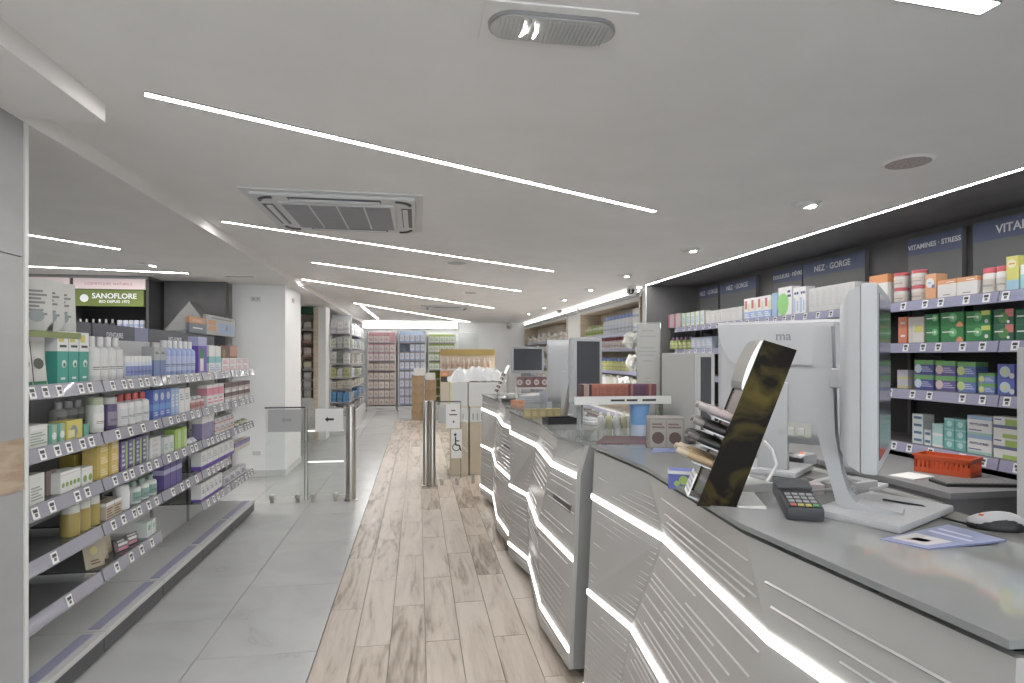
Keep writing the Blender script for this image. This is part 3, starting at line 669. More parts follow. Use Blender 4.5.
ho = MB().box(-.14, .56, -.03, .0, 2.045, 2.225).obj('header_board', mat('olive_board', (.14, .18, .04), rough=.5), bu)
text(ho, 'SANOFLORE', .08, (.265, -.0315, 2.155), (PI/2, 0, 0), LTXT, bold=.0015)
text(ho, 'BIO DEPUIS 1972', .042, (.265, -.0315, 2.095), (PI/2, 0, 0), LTXT, bold=.0008)
lg = MB().lathe([(.042, 0), (.042, .002)], 20, M=TR(-.035, -.031, 2.13) @ Matrix.Rotation(PI/2, 4, 'X')).obj('emblem', LTXT, ho)
for z in (1.72, 1.45, 1.2): 
    MB().box(-.15, .57, .0, .3, z, z+.02).obj('shelf', DGREY, bu)
for z in (1.88, 1.72): MB().box(-.59, -.19, .0, .3, z, z+.02).obj('shelf', DGREY, bu)
for i in range(6): bottle((-3.69+.065*i, 7.2, 1.74), 0, .024, .17, (.1, .1, .12), (.5, .5, .5), (.6, .6, .6), 'bottle', 'small dark bottle with pale cap on the black unit', 'bottle', 'dark bottles on the black unit')
for i in range(5): bottle((-3.29+.058*i, 7.2, 1.74), 0, .026, .16, (.35, .4, .65), (.6, .62, .7), (.6, .62, .72), 'tall', 'lavender bottle on the black unit', 'bottle', 'lavender bottles on the black unit')
for i in range(4): place('carton', carton_mesh(.085, .08, .17, (.6, .63, .63), (T_(.2, .8, .3, .7, Gy, 3),)), (-4.13+.1*i, 7.2, 1.90), 0, 'white carton in the narrow bay of the black unit', 'box', 'white cartons of the black unit')
for i in range(3): place('carton', carton_mesh(.09, .08, .09, (.55, .57, .57), ()), (-4.1+.12*i, 7.2, 1.74), 0, 'small low carton in the narrow bay of the black unit', 'box', 'low cartons of the black unit')

# ================================================================== dark wall niche on the staff side
RX = 3.35
RS = [1.88, 1.592, 1.272, .90]
rw = thing('wall_shelving', 'dark wall shelving with lavender price rails in the grey niche', 'shelving', (XR-.02, 2.0, 0))
RYS = [1.9, 2.95, 4.0, 5.05, 6.1, 7.35]
def rp(mb, name, m): o = mb.obj(name, m, rw); o.location = (-(XR-.02), -2.0, 0); return o
rp(MB().box(XR-.03, XR-.005, 1.9, 7.6, .3, 2.0), 'back_panel', BLACK)
for y in RYS: rp(MB().box(XR-.06, XR-.03, y-.015, y+.015, .3, 2.0), 'upright', DGREY)
for k, z in enumerate(RS):
    for q, (a, b) in enumerate(zip(RYS, RYS[1:])):
        s_ = rp(MB().box(RX, XR-.03, a+.004, b-.004, z-.022, z-.001), 'shelf', DARK)
        M_ = TR(RX-.006, 0, z-.035) @ Matrix.Rotation(.2, 4, 'Y')
        link('price_rail', MB().box(-.003, .003, a+.004, b-.004, -.03, .032, M=M_).box(-.006, .004, a+.004, b-.004, -.035, -.028, M=M_).box(-.006, .004, a+.004, b-.004, -.002, .002, M=M_).mesh('price_rail', LIPL), s_)
        n = 7 if k < 2 else 6
        for t in range(n): link('price_tag', TAG, s_, (RX-.0125, a+(b-a)*(t+.5+random.uniform(-.2, .2))/n, z-.034), rot=(-.2, 0, -PI/2)).scale = (1.2, 1, 1.2)
        for y in (a+.25, b-.25): link('bracket', MB().prism([(0, 0), (.3, 0), (.3, -.09)], y-.003, y+.003, M=TR(XR-.33, 0, z-.022) @ Matrix.Rotation(PI/2, 4, 'X') @ TR(0, 0, -2*y)).mesh('bracket', DGREY), s_)
# header signs at the niche back wall
def header(x0, x1, words, lb):
    X = XR-.05; ya, yb = PX(x0, 250, X).y, PX(x1, 250, X).y     # ya far, yb near
    t = thing('header_sign', lb, 'sign', (X, (ya+yb)/2, 1.7), -PI/2, 'header signs in the dark niche')
    w = ya-yb; h = 2.40-1.7
    MB().cbox(-w/2, w/2, 0, .04, 0, h, .003).obj('board', mat('sign_grey', (.17, .172, .178), rough=.45), t)
    s_ = MB().face([(-w/2, -.0015, h-.13), (w/2, -.0015, h-.15), (w/2, -.0015, h-.005), (-w/2, -.0015, h-.005)]).obj('blue_band', mat('sign_blue', (.12, .14, .235), rough=.5), t)
    if words: text(s_, words, .078 if len(words) < 11 else min(.078, w*2.0/len(words)), (0, -.003, h-.075), (PI/2, 0, 0), LTXT, bold=.0012)
header(908, 962, 'VITAMINES · STRESS', 'dark header sign reading VITAMINES STRESS')
header(973, 1090, 'VITAMINES', 'dark header sign reading VITAMINES beyond the stress one')
header(803, 865, 'NEZ · GORGE', 'wide dark header sign reading NEZ GORGE over white cartons')
header(774, 802, 'DOULEURS · FIÈVRE', 'narrow dark header sign over blue and white cartons')
header(720, 756, 'NEZ · GORGE', 'dark header sign reading NEZ GORGE further along the niche')
header(700, 718, 'NEZ · GORGE', 'narrow dark header sign at the far niche corner')
def ri(k, x0, x1, ytop, n, kind, cols, label, cat, group, depth=.09, stack=1, setback=.03, decs=(), fillw=.95):
    X = RX+setback; ya, yb = PX(x0, 330, X).y, PX(x1, 330, X).y   # ya > yb
    z = RS[k]; h = max(.03, PX((x0+x1)/2, ytop, X).z-z)/stack; w = (ya-yb)/n
    for i in range(n):
        y = ya-(i+.5)*w
        for s_ in range(stack):
            if kind == 'box': place('carton', carton_mesh(w*fillw, depth, h-.0004, cols[0], decs), (X+depth/2, y, z+s_*h), -PI/2, label, cat, group)
            else: bottle((X+min(w*.48, .05), y, z+s_*h), -PI/2, min(w*.48, .05), h-.0004, cols[0], cols[1], cols[2] if len(cols) > 2 else None, kind, label, cat, group)
g1 = (.02, .22, .06); g2 = (.02, .13, .07)
# top shelf, from the corner outwards
ri(0, 668, 680, 314, 2, 'box', [(.6, .5, .52)], 'pink white carton at the niche corner', 'box', 'pink cartons at niche corner', decs=(P_(0, .3, 0, 1, (.55, .08, .2)),))
ri(0, 681, 704, 312, 5, 'box', [(.66, .68, .64)], 'white carton with green edge on niche top shelf', 'box', 'green edged cartons', decs=(P_(0, .25, 0, 1, (.2, .45, .2)), T_(.35, .9, .2, .7, lblue, 4)))
ri(0, 706, 742, 309, 7, 'box', [(.62, .61, .61)], 'plain pale carton in the row at niche corner', 'box', 'plain pale cartons', depth=.12, decs=(T_(.2, .8, .75, .85, (.55, .45, .5), 1),))
ri(0, 744, 771, 297, 4, 'box', [Wt], 'white and blue carton with red mark on niche top shelf', 'box', 'red marked cartons', decs=(P_(0, 1, 0, .35, lblue), P_(.15, .5, .5, .9, (.6, .1, .12)), T_(.1, .9, .05, .3, Wt, 3), P_(.6, .95, .4, .75, (.7, .62, .4))))
ri(0, 772, 777, 293, 1, 'box', [(.3, .45, .65)], 'slim blue carton beside green circle carton', 'box', None)
ri(0, 778, 792, 287, 1, 'box', [Wt], 'white carton with big green drop on niche top shelf', 'box', None, decs=(C_(.35, .45, .45, (.25, .6, .15)), C_(.35, .3, .4, (.25, .6, .15)), T_(.7, .95, .6, .9, navy, 2)))
ri(0, 793, 806, 287, 2, 'box', [Wt], 'white carton with two navy dots on niche top shelf', 'box', 'navy dotted cartons', decs=(C_(.35, .78, .16, navy), C_(.72, .78, .16, navy), P_(.1, .4, .05, .6, (.4, .5, .7)), P_(.6, .8, .1, .5, (.3, .4, .7))))
ri(0, 809, 855, 285, 7, 'box', [(.58, .58, .58)], 'plain grey white carton in a tight row on niche top shelf', 'box', 'plain grey white cartons', depth=.14, decs=(T_(.2, .8, .2, .9, (.5, .49, .5), 8),), fillw=.98)
ri(0, 856, 868, 284, 1, 'jar', [Wt, Wt, (.6, .62, .62)], 'rounded white jar with white lid on niche top shelf', 'jar', None)
ri(0, 869, 888, 275, 1, 'box', [(.68, .68, .67)], 'white carton with orange top on niche top shelf', 'box', None, decs=(P_(0, 1, .72, 1, (.7, .25, .06)), T_(.1, .6, .5, .62, dk, 1)))
ri(0, 889, 903, 273, 1, 'jar', [(.68, .66, .64), (.6, .06, .08), (.62, .55, .5)], 'white tub with red lid, narrow stack', 'jar', 'red lidded tubs', stack=2)
ri(0, 904, 924, 270, 1, 'jar', [(.7, .68, .66), (.6, .06, .08), (.62, .55, .5)], 'wide white tub with red lid stacked in two', 'jar', 'wide red lidded tubs', stack=2)
ri(0, 925, 936, 274, 1, 'box', [(.7, .33, .14)], 'orange carton with white circle on niche top shelf', 'box', None, decs=(C_(.45, .65, .4, Wt), C_(.75, .5, .14, blue), T_(.3, .6, .6, .7, lblue, 1)))
ri(0, 937, 977, 278, 2, 'box', [(.72, .71, .7)], 'wide white carton with orange corner on niche top shelf', 'box', 'orange cornered cartons', decs=(P_(0, 1, .75, 1, (.7, .3, .1)), T_(.3, .7, .1, .2, (.3, .3, .4), 1), T_(.5, .9, .8, .9, Wt, 1)))
ri(0, 979, 992, 268, 1, 'jar', [(.7, .69, .67), (.6, .06, .08), (.6, .55, .5)], 'white pill jar with red cap', 'jar', 'red capped pill jars')
ri(0, 993, 1005, 266, 1, 'jar', [(.7, .69, .67), (.6, .06, .08), (.6, .55, .5)], 'white pill jar with red cap', 'jar', 'red capped pill jars')
ri(0, 1006, 1019, 256, 1, 'box', [(.62, .6, .12)], 'yellow carton fading to light blue on niche top shelf', 'box', None, decs=(P_(0, 1, 0, .3, (.3, .5, .65)), C_(.45, .78, .35, (.72, .7, .5)), T_(.2, .7, .74, .82, orange, 1)))
ri(0, 1020, 1060, 262, 3, 'box', [(.68, .7, .7)], 'white turquoise carton beside the yellow carton', 'box', 'white turquoise cartons', decs=(P_(0, .5, 0, .6, (.3, .6, .65)),))
# second shelf
ri(1, 668, 690, 337, 5, 'bottle', [(.4, .5, .12), (.35, .2, .4), (.6, .65, .3)], 'small lime bottle with plum cap in the niche corner', 'bottle', 'small lime bottles')
ri(1, 691, 712, 337, 4, 'box', [(.5, .57, .7)], 'pale blue carton next to small lime bottles', 'box', 'pale blue cartons', decs=(T_(.2, .8, .2, .8, Wt, 3),))
ri(1, 857, 873, 312, 2, 'box', [(.66, .6, .55)], 'peach carton beside the monitor edge', 'box', 'peach cartons', decs=(P_(.2, .8, .3, .8, (.65, .4, .28)),))
ri(1, 898, 907, 317, 1, 'box', [(.68, .16, .06)], 'small orange carton stacked in two on second niche shelf', 'box', 'small orange cartons', stack=2, decs=(T_(.3, .8, .4, .7, Wt, 1),))
ri(1, 908, 924, 317, 1, 'box', [(.58, .55, .5)], 'beige carton with yellow patch on second niche shelf', 'box', None, decs=(P_(.3, 1, 0, .75, (.66, .62, .6)), P_(.4, .95, .4, .65, (.6, .55, .12))))
ri(1, 925, 939, 314, 1, 'box', [g1], 'narrow green carton with burst, stacked in two', 'box', 'narrow green cartons', stack=2, decs=(C_(.72, .7, .24, (.15, .5, .2)), C_(.72, .7, .1, (.6, .75, .55)), T_(.1, .6, .62, .76, Wt, 1)))
ri(1, 940, 964, 312, 1, 'box', [g1], 'green carton with burst and orange fruit, stacked in two', 'box', 'green cartons with fruit', stack=2, decs=(C_(.55, .62, .3, (.12, .45, .17)), C_(.55, .62, .1, (.6, .75, .55)), T_(.08, .55, .6, .74, Wt, 1), C_(.85, .15, .18, orange), P_(.7, 1, 0, .16, orange)))
ri(1, 965, 991, 311, 1, 'box', [g1], 'green carton with burst and yellow patch, stacked in two', 'box', 'green cartons with yellow patch', stack=2, decs=(C_(.5, .6, .3, (.12, .45, .17)), C_(.5, .6, .1, (.6, .75, .55)), T_(.06, .5, .58, .72, Wt, 1), P_(.65, 1, .7, 1, (.55, .6, .08)), C_(.85, .3, .13, Wt)))
ri(1, 993, 1014, 309, 1, 'box', [g2], 'dark green carton with red corner, stacked in two', 'box', 'dark green cartons', stack=2, decs=(P_(.6, 1, .5, 1, (.55, .12, .1)), C_(.5, .45, .34, (.08, .25, .06)), T_(.06, .5, .5, .65, Wt, 1), C_(.75, .18, .1, Wt)))
ri(1, 1015, 1065, 308, 2, 'box', [g2], 'dark green carton beyond the red cornered ones', 'box', 'plain dark green cartons', stack=2, decs=(T_(.06, .5, .5, .65, Wt, 1),))
# third shelf
ri(2, 850, 872, 362, 3, 'box', [(.2, .3, .15)], 'olive carton between the monitors', 'box', 'olive cartons', decs=(P_(0, 1, .5, .8, (.4, .5, .2)),))
ri(2, 897, 908, 370, 1, 'box', [(.5, .5, .6)], 'pale violet carton stacked in two on third niche shelf', 'box', 'pale violet cartons', stack=2, decs=(P_(0, 1, 0, .3, (.6, .55, .3)),))
bd = lambda c2, cc: (P_(0, 1, .7, 1, (.15, .42, .12)), C_(.2, .42, .3, cc), T_(.4, .95, .2, .6, c2, 3))
ri(2, 914, 934, 360, 1, 'box', [(.06, .08, .32)], 'navy carton with green top, stacked in two', 'box', 'navy cartons with green top', stack=2, decs=bd((.4, .4, .65), (.55, .65, .75)))
ri(2, 935, 956, 361, 1, 'box', [(.12, .1, .32)], 'violet carton with green top and round logo, stacked in two', 'box', 'violet cartons with green top', stack=2, decs=bd((.45, .4, .65), (.65, .5, .5)))
ri(2, 957, 976, 362, 1, 'box', [(.1, .18, .5)], 'blue carton with green top and lime disc, stacked in two', 'box', 'blue cartons with lime disc', stack=2, decs=bd((.45, .5, .75), (.55, .65, .2)))
ri(2, 978, 995, 373, 1, 'box', [(.15, .25, .55)], 'lower blue carton with green top, stacked in two', 'box', 'lower blue cartons', stack=2, decs=bd((.5, .55, .75), (.6, .65, .2)))
ri(2, 997, 1015, 364, 1, 'box', [(.06, .1, .45)], 'royal blue carton with white flower, stacked in two', 'box', 'royal blue cartons', stack=2, decs=(C_(.45, .5, .36, (.5, .6, .65)), C_(.45, .5, .15, (.6, .65, .3)), C_(.85, .25, .18, (.6, .6, .6))))
ri(2, 1016, 1062, 364, 2, 'box', [(.06, .1, .45)], 'royal blue carton at the frame of the tower', 'box', 'more royal blue cartons', stack=2, decs=(C_(.45, .5, .36, (.5, .6, .65)),))
# lowest visible shelf
ri(3, 912, 923, 414, 1, 'box', [(.6, .66, .68)], 'white carton with dark blue swoosh, stacked in four', 'box', 'swoosh cartons', stack=4, decs=(P_(.15, .9, .35, .7, (.06, .14, .25)),))
ri(3, 924, 931, 430, 1, 'box', [(.6, .66, .68)], 'small white carton with dark swoosh, stacked in two', 'box', 'small swoosh cartons', stack=2, decs=(P_(.15, .9, .35, .7, (.06, .14, .25)),))
ri(3, 932, 943, 424, 1, 'box', [(.4, .62, .62)], 'pale turquoise carton, stacked in two', 'box', 'pale turquoise cartons', stack=2, decs=(P_(.0, 1, 0, .2, Wt),))
ri(3, 944, 966, 419, 2, 'box', [(.12, .42, .4)], 'turquoise carton stacked in three on lowest shelf', 'box', 'turquoise cartons', stack=3, decs=(C_(.5, .5, .3, (.4, .62, .6)), P_(0, 1, .85, 1, (.3, .55, .55))))
phy = (P_(0, 1, .8, 1, (.25, .42, .62)), P_(0, 1, 0, .14, (.3, .55, .5)), T_(.05, .6, .2, .3, (.06, .12, .3), 1))
def phyto(x0, x1, ytop, words, c, decs, label, group):
    X = RX+.03; ya, yb = PX(x0, 430, X).y, PX(x1, 430, X).y; z = RS[3]; h = (PX((x0+x1)/2, ytop, X).z-z)/2; w = ya-yb
    for s_ in range(2):
        o = place('carton', carton_mesh(w*.97, .09, h-.0004, c, decs), (X+.045, (ya+yb)/2, z+s_*h), -PI/2, label, 'box', group)
        if words: text(o, words, min(.03, w*1.35/len(words)), (0, -.0468, h*.55), (PI/2, 0, 0), mat('navy_ink', (.04, .06, .16), rough=.5), bold=.0006, extrude=.0001)
phyto(967, 992, 416, 'PHYTO-STRESS', (.68, .7, .71), phy, 'white carton with blue top reading PHYTO-STRESS', 'phyto cartons')
phyto(993, 1018, 417, '', (.66, .68, .66), (P_(.5, 1, .6, .9, (.3, .45, .08)), P_(0, .45, .75, 1, Wt), P_(0, 1, .45, .6, (.12, .15, .3)), P_(.4, 1, 0, .2, (.35, .5, .12)), T_(.05, .35, .8, .92, (.06, .1, .3), 1)), 'white carton with lime and navy swoosh on lowest niche shelf', 'lime swoosh cartons')

# ------------------------------------------------------------------ oak shelf units further along the wall
def oak_unit(y0, y1, zs, lb):
    t = thing('oak_shelf_unit', lb, 'shelving', (XN, y0, 0), 0, 'oak shelf units')
    D = .42; b = MB()
    b.box(0, D, 0, .04, 0, 2.33); b.obj('side_panel', OAK, t)
    MB().box(0, D, y1-y0-.04, y1-y0, 0, 2.33).obj('side_panel', OAK, t)
    MB().box(0, D, .04, y1-y0-.04, 2.28, 2.33).obj('top_panel', OAK, t)
    MB().box(D-.02, D, .04, y1-y0-.04, 0, 2.28).obj('back_panel', OAK, t)
    MB().box(-.006, 0, 0, y1-y0, 2.275, 2.335).obj('edge_strip', WHITE, t)
    for z in zs:
        s_ = MB().box(.03, D-.02, .04, y1-y0-.04, z-.025, z).obj('shelf', WHITE, t)
        MB().box(.02, .03, .04, y1-y0-.04, z-.05, z+.005).obj('price_rail', LIPL, s_)
    return t
ZS = [1.85, 1.62, 1.27, .98, .6]
oak_unit(7.86, 10.95, ZS, 'oak framed shelf unit with blue capped white bottles')
oak_unit(11.95, 16.9, ZS, 'oak framed shelf unit with stacked white cartons')
slab('trim_4', XN+.02, XN+.4, 10.96, 11.94, 0, 2.33, WALLW)
def shelf_run(y0, y1, z, n, kind, cols, label, cat, group, h, depth=.09, decs=(), stack=1, X=XN+.06, jit=0):
    w = (y1-y0)/n
    for i in range(n):
        hh = h*(1+random.uniform(-jit, jit)); y = y0+(i+.5)*w
        for s_ in range(stack):
            if kind == 'box' and y0 > 11: far_carton(w*.93, depth, round(hh, 3), cols[i % len(cols)], decs, (X+depth/2, y, z), -PI/2)
            elif kind == 'box': place('carton', carton_mesh(w*.93, depth, round(hh, 3), cols[i % len(cols)], decs), (X+depth/2, y, z+s_*round(hh, 3)), -PI/2, label, cat, group)
            else: bottle((X+w*.46, y, z), -PI/2, w*.46, round(hh, 3), cols[0], cols[1], cols[2], kind, label, cat, group)
shelf_run(7.95, 8.3, 1.85, 3, 'box', [Wt], 'white and blue carton at the oak unit edge', 'box', 'edge cartons', .17, stack=2, decs=(P_(0, 1, .3, .5, lblue),))
shelf_run(8.32, 9.75, 1.85, 9, 'jar', [(.7, .72, .75), (.2, .28, .6), (.6, .65, .75)], 'white bottle with blue cap on oak shelf', 'bottle', 'blue capped bottles on oak shelf', .3)
shelf_run(9.8, 10.85, 1.85, 6, 'bottle', [(.6, .62, .5), (.5, .55, .2), (.35, .45, .12)], 'pale bottle with green label on oak shelf', 'bottle', 'green bottles on oak shelf', .2)
shelf_run(7.95, 10.8, 1.62, 20, 'bottle', [(.68, .66, .66), (.5, .06, .1), (.6, .5, .5)], 'white bottle with red cap on oak shelf', 'bottle', 'red capped bottles on oak shelf', .17)
shelf_run(7.95, 10.8, 1.27, 16, 'tall', [(.42, .45, .06), (.1, .15, .35), (.5, .5, .2)], 'lime yellow bottle with navy cap on oak shelf', 'bottle', 'lime bottles on oak shelf', .2)
shelf_run(7.95, 10.8, .98, 16, 'box', [Wt, (.6, .62, .5), (.62, .6, .58)], 'pale carton on lower oak shelf', 'box', 'pale cartons on lower oak shelf', .2, jit=.15)
for z, h in ((1.85, .28), (1.62, .2), (1.27, .24), (.98, .2)):
    shelf_run(12.05, 16.7, z, 16, 'box', [Wt, (.62, .56, .5), (.7, .7, .68), (.58, .6, .5)], 'white cream carton stacked on far oak shelf', 'box', 'cartons on far oak shelves', h*.6, depth=.14, jit=.35, decs=(P_(0, 1, .4, .6, (.55, .4, .3)),))
# clear bags hanging at the oak unit edge
bagm = noisy('clear_film', (.5, .5, .48), (.72, .72, .7), 14, rough=.18, dist=1)
for i, (x, y, s_) in enumerate(((631, 340, .15), (633, 363, .15), (625, 385, .15), (640, 352, .09))):
    p = PX(x, y, XN-.15); bm_ = bmesh.new(); bmesh.ops.create_icosphere(bm_, subdivisions=3, radius=1)
    rnd = random.Random(i)
    for v_ in bm_.verts: v_.co = v_.co*(1+.35*noise.noise(v_.co*2.3+Vector((i*7, 0, 0))))*s_; v_.co.z *= .8; v_.co.x *= .6
    o = MB().bm(bm_).obj('product_bag', bagm, smooth=True, loc=p); tag(o, 'crumpled clear product bag hanging at the oak shelf edge', 'bag', 'clear bags at the oak shelf')
    MB().tube([(0, 0, s_*.6), (.05, 0, s_*.8), (.2, 0, s_*.85)], .004, 5).obj('hook', GREYM, o)

# ================================================================== far wall bays
def bay(x0, x1, top, backcol, shelves, lb, Y=YF, D=.35):
    a, b = PY(x0, 400, Y-D).x, PY(x1, 400, Y-D).x
    t = thing('wall_shelf_bay', lb, 'shelving', (a, Y, 0), 0, 'shelf bays of the far wall'); w = b-a
    MB().box(0, w, -.02, -.003, .1, top).obj('back_panel', mat('bay_back_%d' % x0, backcol, rough=.6), t)
    for x in (0, w-.03): MB().box(x, x+.03, -D, -.02, .1, top).obj('side_panel', WHITE, t)
    MB().box(0, w, -D, -.003, 0, .12).obj('base', WHITE, t)
    for z in shelves: MB().box(.03, w-.03, -D+.01, -.02, z-.03, z).obj('shelf', mat('bay_shelf', (.35, .33, .36), rough=.5), t)
    return a+.03, w-.06, Y-D+.02
def bay_fill(bay_, z, n, h, cols, decs, label, group, skip=(), depth=.12):
    a, w, y = bay_; q = w/n
    for i in range(n):
        if i in skip: continue
        far_carton(q*.9, depth, h, cols[i % len(cols)], decs, (a+q*(i+.5), y+depth/2, z), 0)
zz = [1.9, 1.68, 1.42, 1.17, .92, .68, .43, .15]
zz = [.15, .38, .62, .86, 1.12, 1.38, 1.62, 1.88]
B1 = bay(367, 396, 2.17, (.42, .24, .26), zz[1:], 'far wall shelf bay with pink cartons')
for i, z in enumerate(zz):
    top = i >= 5
    bay_fill(B1, z, 5, .2 if not top else .215, [(.72, .64, .63), (.7, .6, .58)] if top else [(.68, .62, .52), (.66, .54, .48), (.7, .65, .6)],
             (P_(0, 1, .82, 1, (.62, .3, .33) if top else (.42, .3, .26)), T_(.2, .8, .2, .55, (.4, .25, .25), 3)), 'pink topped carton in the far pink bay' if top else 'beige carton low in the far pink bay',
             'pink cartons of the far bay' if top else 'beige cartons of the far bay', skip=((4,) if i == 7 else ()))
B2 = bay(398, 426, 2.2, (.34, .4, .5), zz[1:], 'far wall shelf bay with white and blue cartons')
for i, z in enumerate(zz):
    bay_fill(B2, z, 5, .205, [(.72, .74, .78), (.68, .7, .77)], (P_(0, 1, 0, .18, (.35, .44, .68)), C_(.5, .6, .22, (.5, .56, .74)), P_(0, .12, 0, 1, (.2, .24, .5))), 'white blue carton in the far blue bay', 'blue cartons of the far bay', skip=((0, 1) if i == 6 else ()))
B3 = bay(428, 456, 2.12, (.3, .38, .1), zz[1:], 'far wall shelf bay with lime green cartons')
for i, z in enumerate(zz[4:]):
    bay_fill(B3, z, 5, .2, [(.68, .72, .64)], (P_(0, 1, .82, 1, (.4, .52, .14)), T_(.2, .8, .2, .6, (.3, .45, .25), 3)), 'white carton with lime top in the far green bay', 'lime cartons of the far bay')
wp = thing('wall_panel', 'blank pale panel on the far white wall', 'panel', (PY(468, 340, YF).x, YF, 1.55)); MB().cbox(-.27, .27, -.04, -.0, 0, .62, .005).obj('board', mat('pale_panel', (.6, .63, .62), rough=.5), wp)
MB().box(-.29, .29, -.05, -.04, .62, .66).box(.27, .31, -.05, -.005, 0, .66).obj('frame', mat('panel_frame', (.8, .8, .8), rough=.4), wp)
# golden header island
gh = thing('gold_header_shelf', 'island shelf with golden header board before the far wall', 'shelving', (.98, 12.4, 0))
MB().box(-.52, .62, -.02, .02, 0, 1.52).obj('back_panel', OAK, gh)
MB().box(-.52, .62, -.06, .04, 1.52, 1.64).obj('header_board', mat('gold_board', (.42, .3, .1), rough=.45), gh)
MB().box(-.52, .62, -.06, -.02, 1.2, 1.23).obj('shelf', WHITE, gh)
for i in range(10): bottle((.5+.108*i, 12.32, 1.235), 0, .035, .22, (.62, .52, .42), (.68, .66, .6), (.6, .4, .3), 'bottle', 'cream bottle under the golden header', 'bottle', 'cream bottles under golden header')
MB().box(-.52, .62, -.16, -.02, 1.2, 1.232).obj('front_tray', WHITE, gh)

tag(FAR.obj('far_cartons', PACK, smooth='keep'), 'rows of small cartons filling the far wall bays and far oak shelves', 'boxes', kind='stuff')
# left far bays beyond the white column
lb_ = thing('oak_wall_bay', 'narrow oak bay with green header beyond the white column', 'shelving', (-2.26, 11.3, 0))
MB().box(-.4, .5, -.02, 0, .0, 2.38).obj('back_panel', OAK, lb_); MB().box(.42, .5, -.36, -.02, 0, 2.38).obj('side_panel', OAK, lb_)
MB().box(-.4, .42, -.37, -.34, 2.24, 2.37).obj('header_board', mat('forest_board', (.03, .11, .07), rough=.5), lb_)
MB().box(-.4, .42, -.36, -.02, 0, .75).obj('base', WHITE, lb_)
for i, z in enumerate((1.98, 1.76, 1.52, 1.27, 1.08, .92, .75)):
    if i < 6: MB().box(-.4, .42, -.34, -.02, z-.03, z).obj('shelf', mat('bay_shelf_brown', (.4, .24, .2), rough=.5) if i in (1, 2) else mat('bay_shelf'), lb_)
    for k in range(4): place('carton', carton_mesh(.13, .1, .13, [(.66, .66, .64), (.68, .56, .52), (.68, .56, .52), (.66, .62, .45), (.64, .62, .6), (.6, .55, .55), (.6, .56, .52)][i], (P_(0, 1, 0, .3, (.5, .45, .4)),)), (-2.46+.17*k, 11.05, z), 0, 'cream carton in the narrow oak bay', 'box', 'cartons of the narrow oak bay')
slab('wall_pillar', -1.76, -1.63, 10.95, 11.45, 0, ZC, WALLW)
er = thing('aisle_shelf_run', 'pale shelf run with an end cap facing the gate', 'shelving', (-1.62, 11.4, 0))
MB().box(0, .03, .3, 3.1, 0, 2.28).obj('back_panel', mat('run_back', (.5, .51, .52), rough=.5), er)
MB().box(0, .36, .28, .31, 0, 2.28).obj('end_panel', mat('run_back'), er)
MB().box(0, .38, .0, 3.1, 0, .4).obj('base', WHITE, er)
RL = [1.93, 1.66, 1.36, 1.1, .9, .64, .4]
sets = [[(.55, .56, .57), (.66, .66, .66), (.4, .42, .45)], [(.42, .44, .42), (.48, .5, .42), (.18, .26, .42)], [(.56, .58, .55), (.2, .22, .2), (.55, .5, .42)], [(.58, .6, .6), (.45, .46, .2), (.3, .3, .34)], [(.5, .45, .38), (.52, .47, .4), (.4, .36, .36)], [(.05, .22, .45), (.06, .25, .5), (.4, .38, .42)], [(.5, .5, .5), (.35, .35, .36), (.45, .42, .46)]]
for i, z in enumerate(RL):
    hs_ = [.25, .2, .22, .18, .14, .19, .17][i]
    MB().box(.01, .35, -.03, .28, z-.02, z).obj('shelf', mat('bay_shelf'), er)
    MB().box(.03, .36, .31, 3.1, z-.02, z).obj('shelf', mat('bay_shelf'), er)
    for k in range(3):
        c = sets[i][(k+i) % 2]; place('carton', carton_mesh(.1, .14, round(hs_*(1-.15*((k+i) % 3 == 1)), 3), c, (P_(0, 1, .2, .4, lum(c, .75)), C_(.5, .65, .14, lum(c, .5)))), (-1.555+.112*k, 11.47, z), 0, 'assorted pack on the end cap facing the gate', 'box', 'packs on the end cap')
    for k in range(5):
        c = sets[i][(k*2+i) % 3]; h2 = round(hs_*(.75+.06*((k*3+i) % 4)), 3)
        place('carton', carton_mesh(.4, .2, h2, c, (P_(0, 1, .2, .4, lum(c, .75)), C_(.5, .65, .14, lum(c, .5)), T_(.6, .9, .5, .8, lum(c, .4), 2))), (-1.62+.36-.1, 12.0+.5*k, z), PI/2, 'assorted pack on the shelf run behind the end cap', 'box', 'packs on the aisle shelf run')

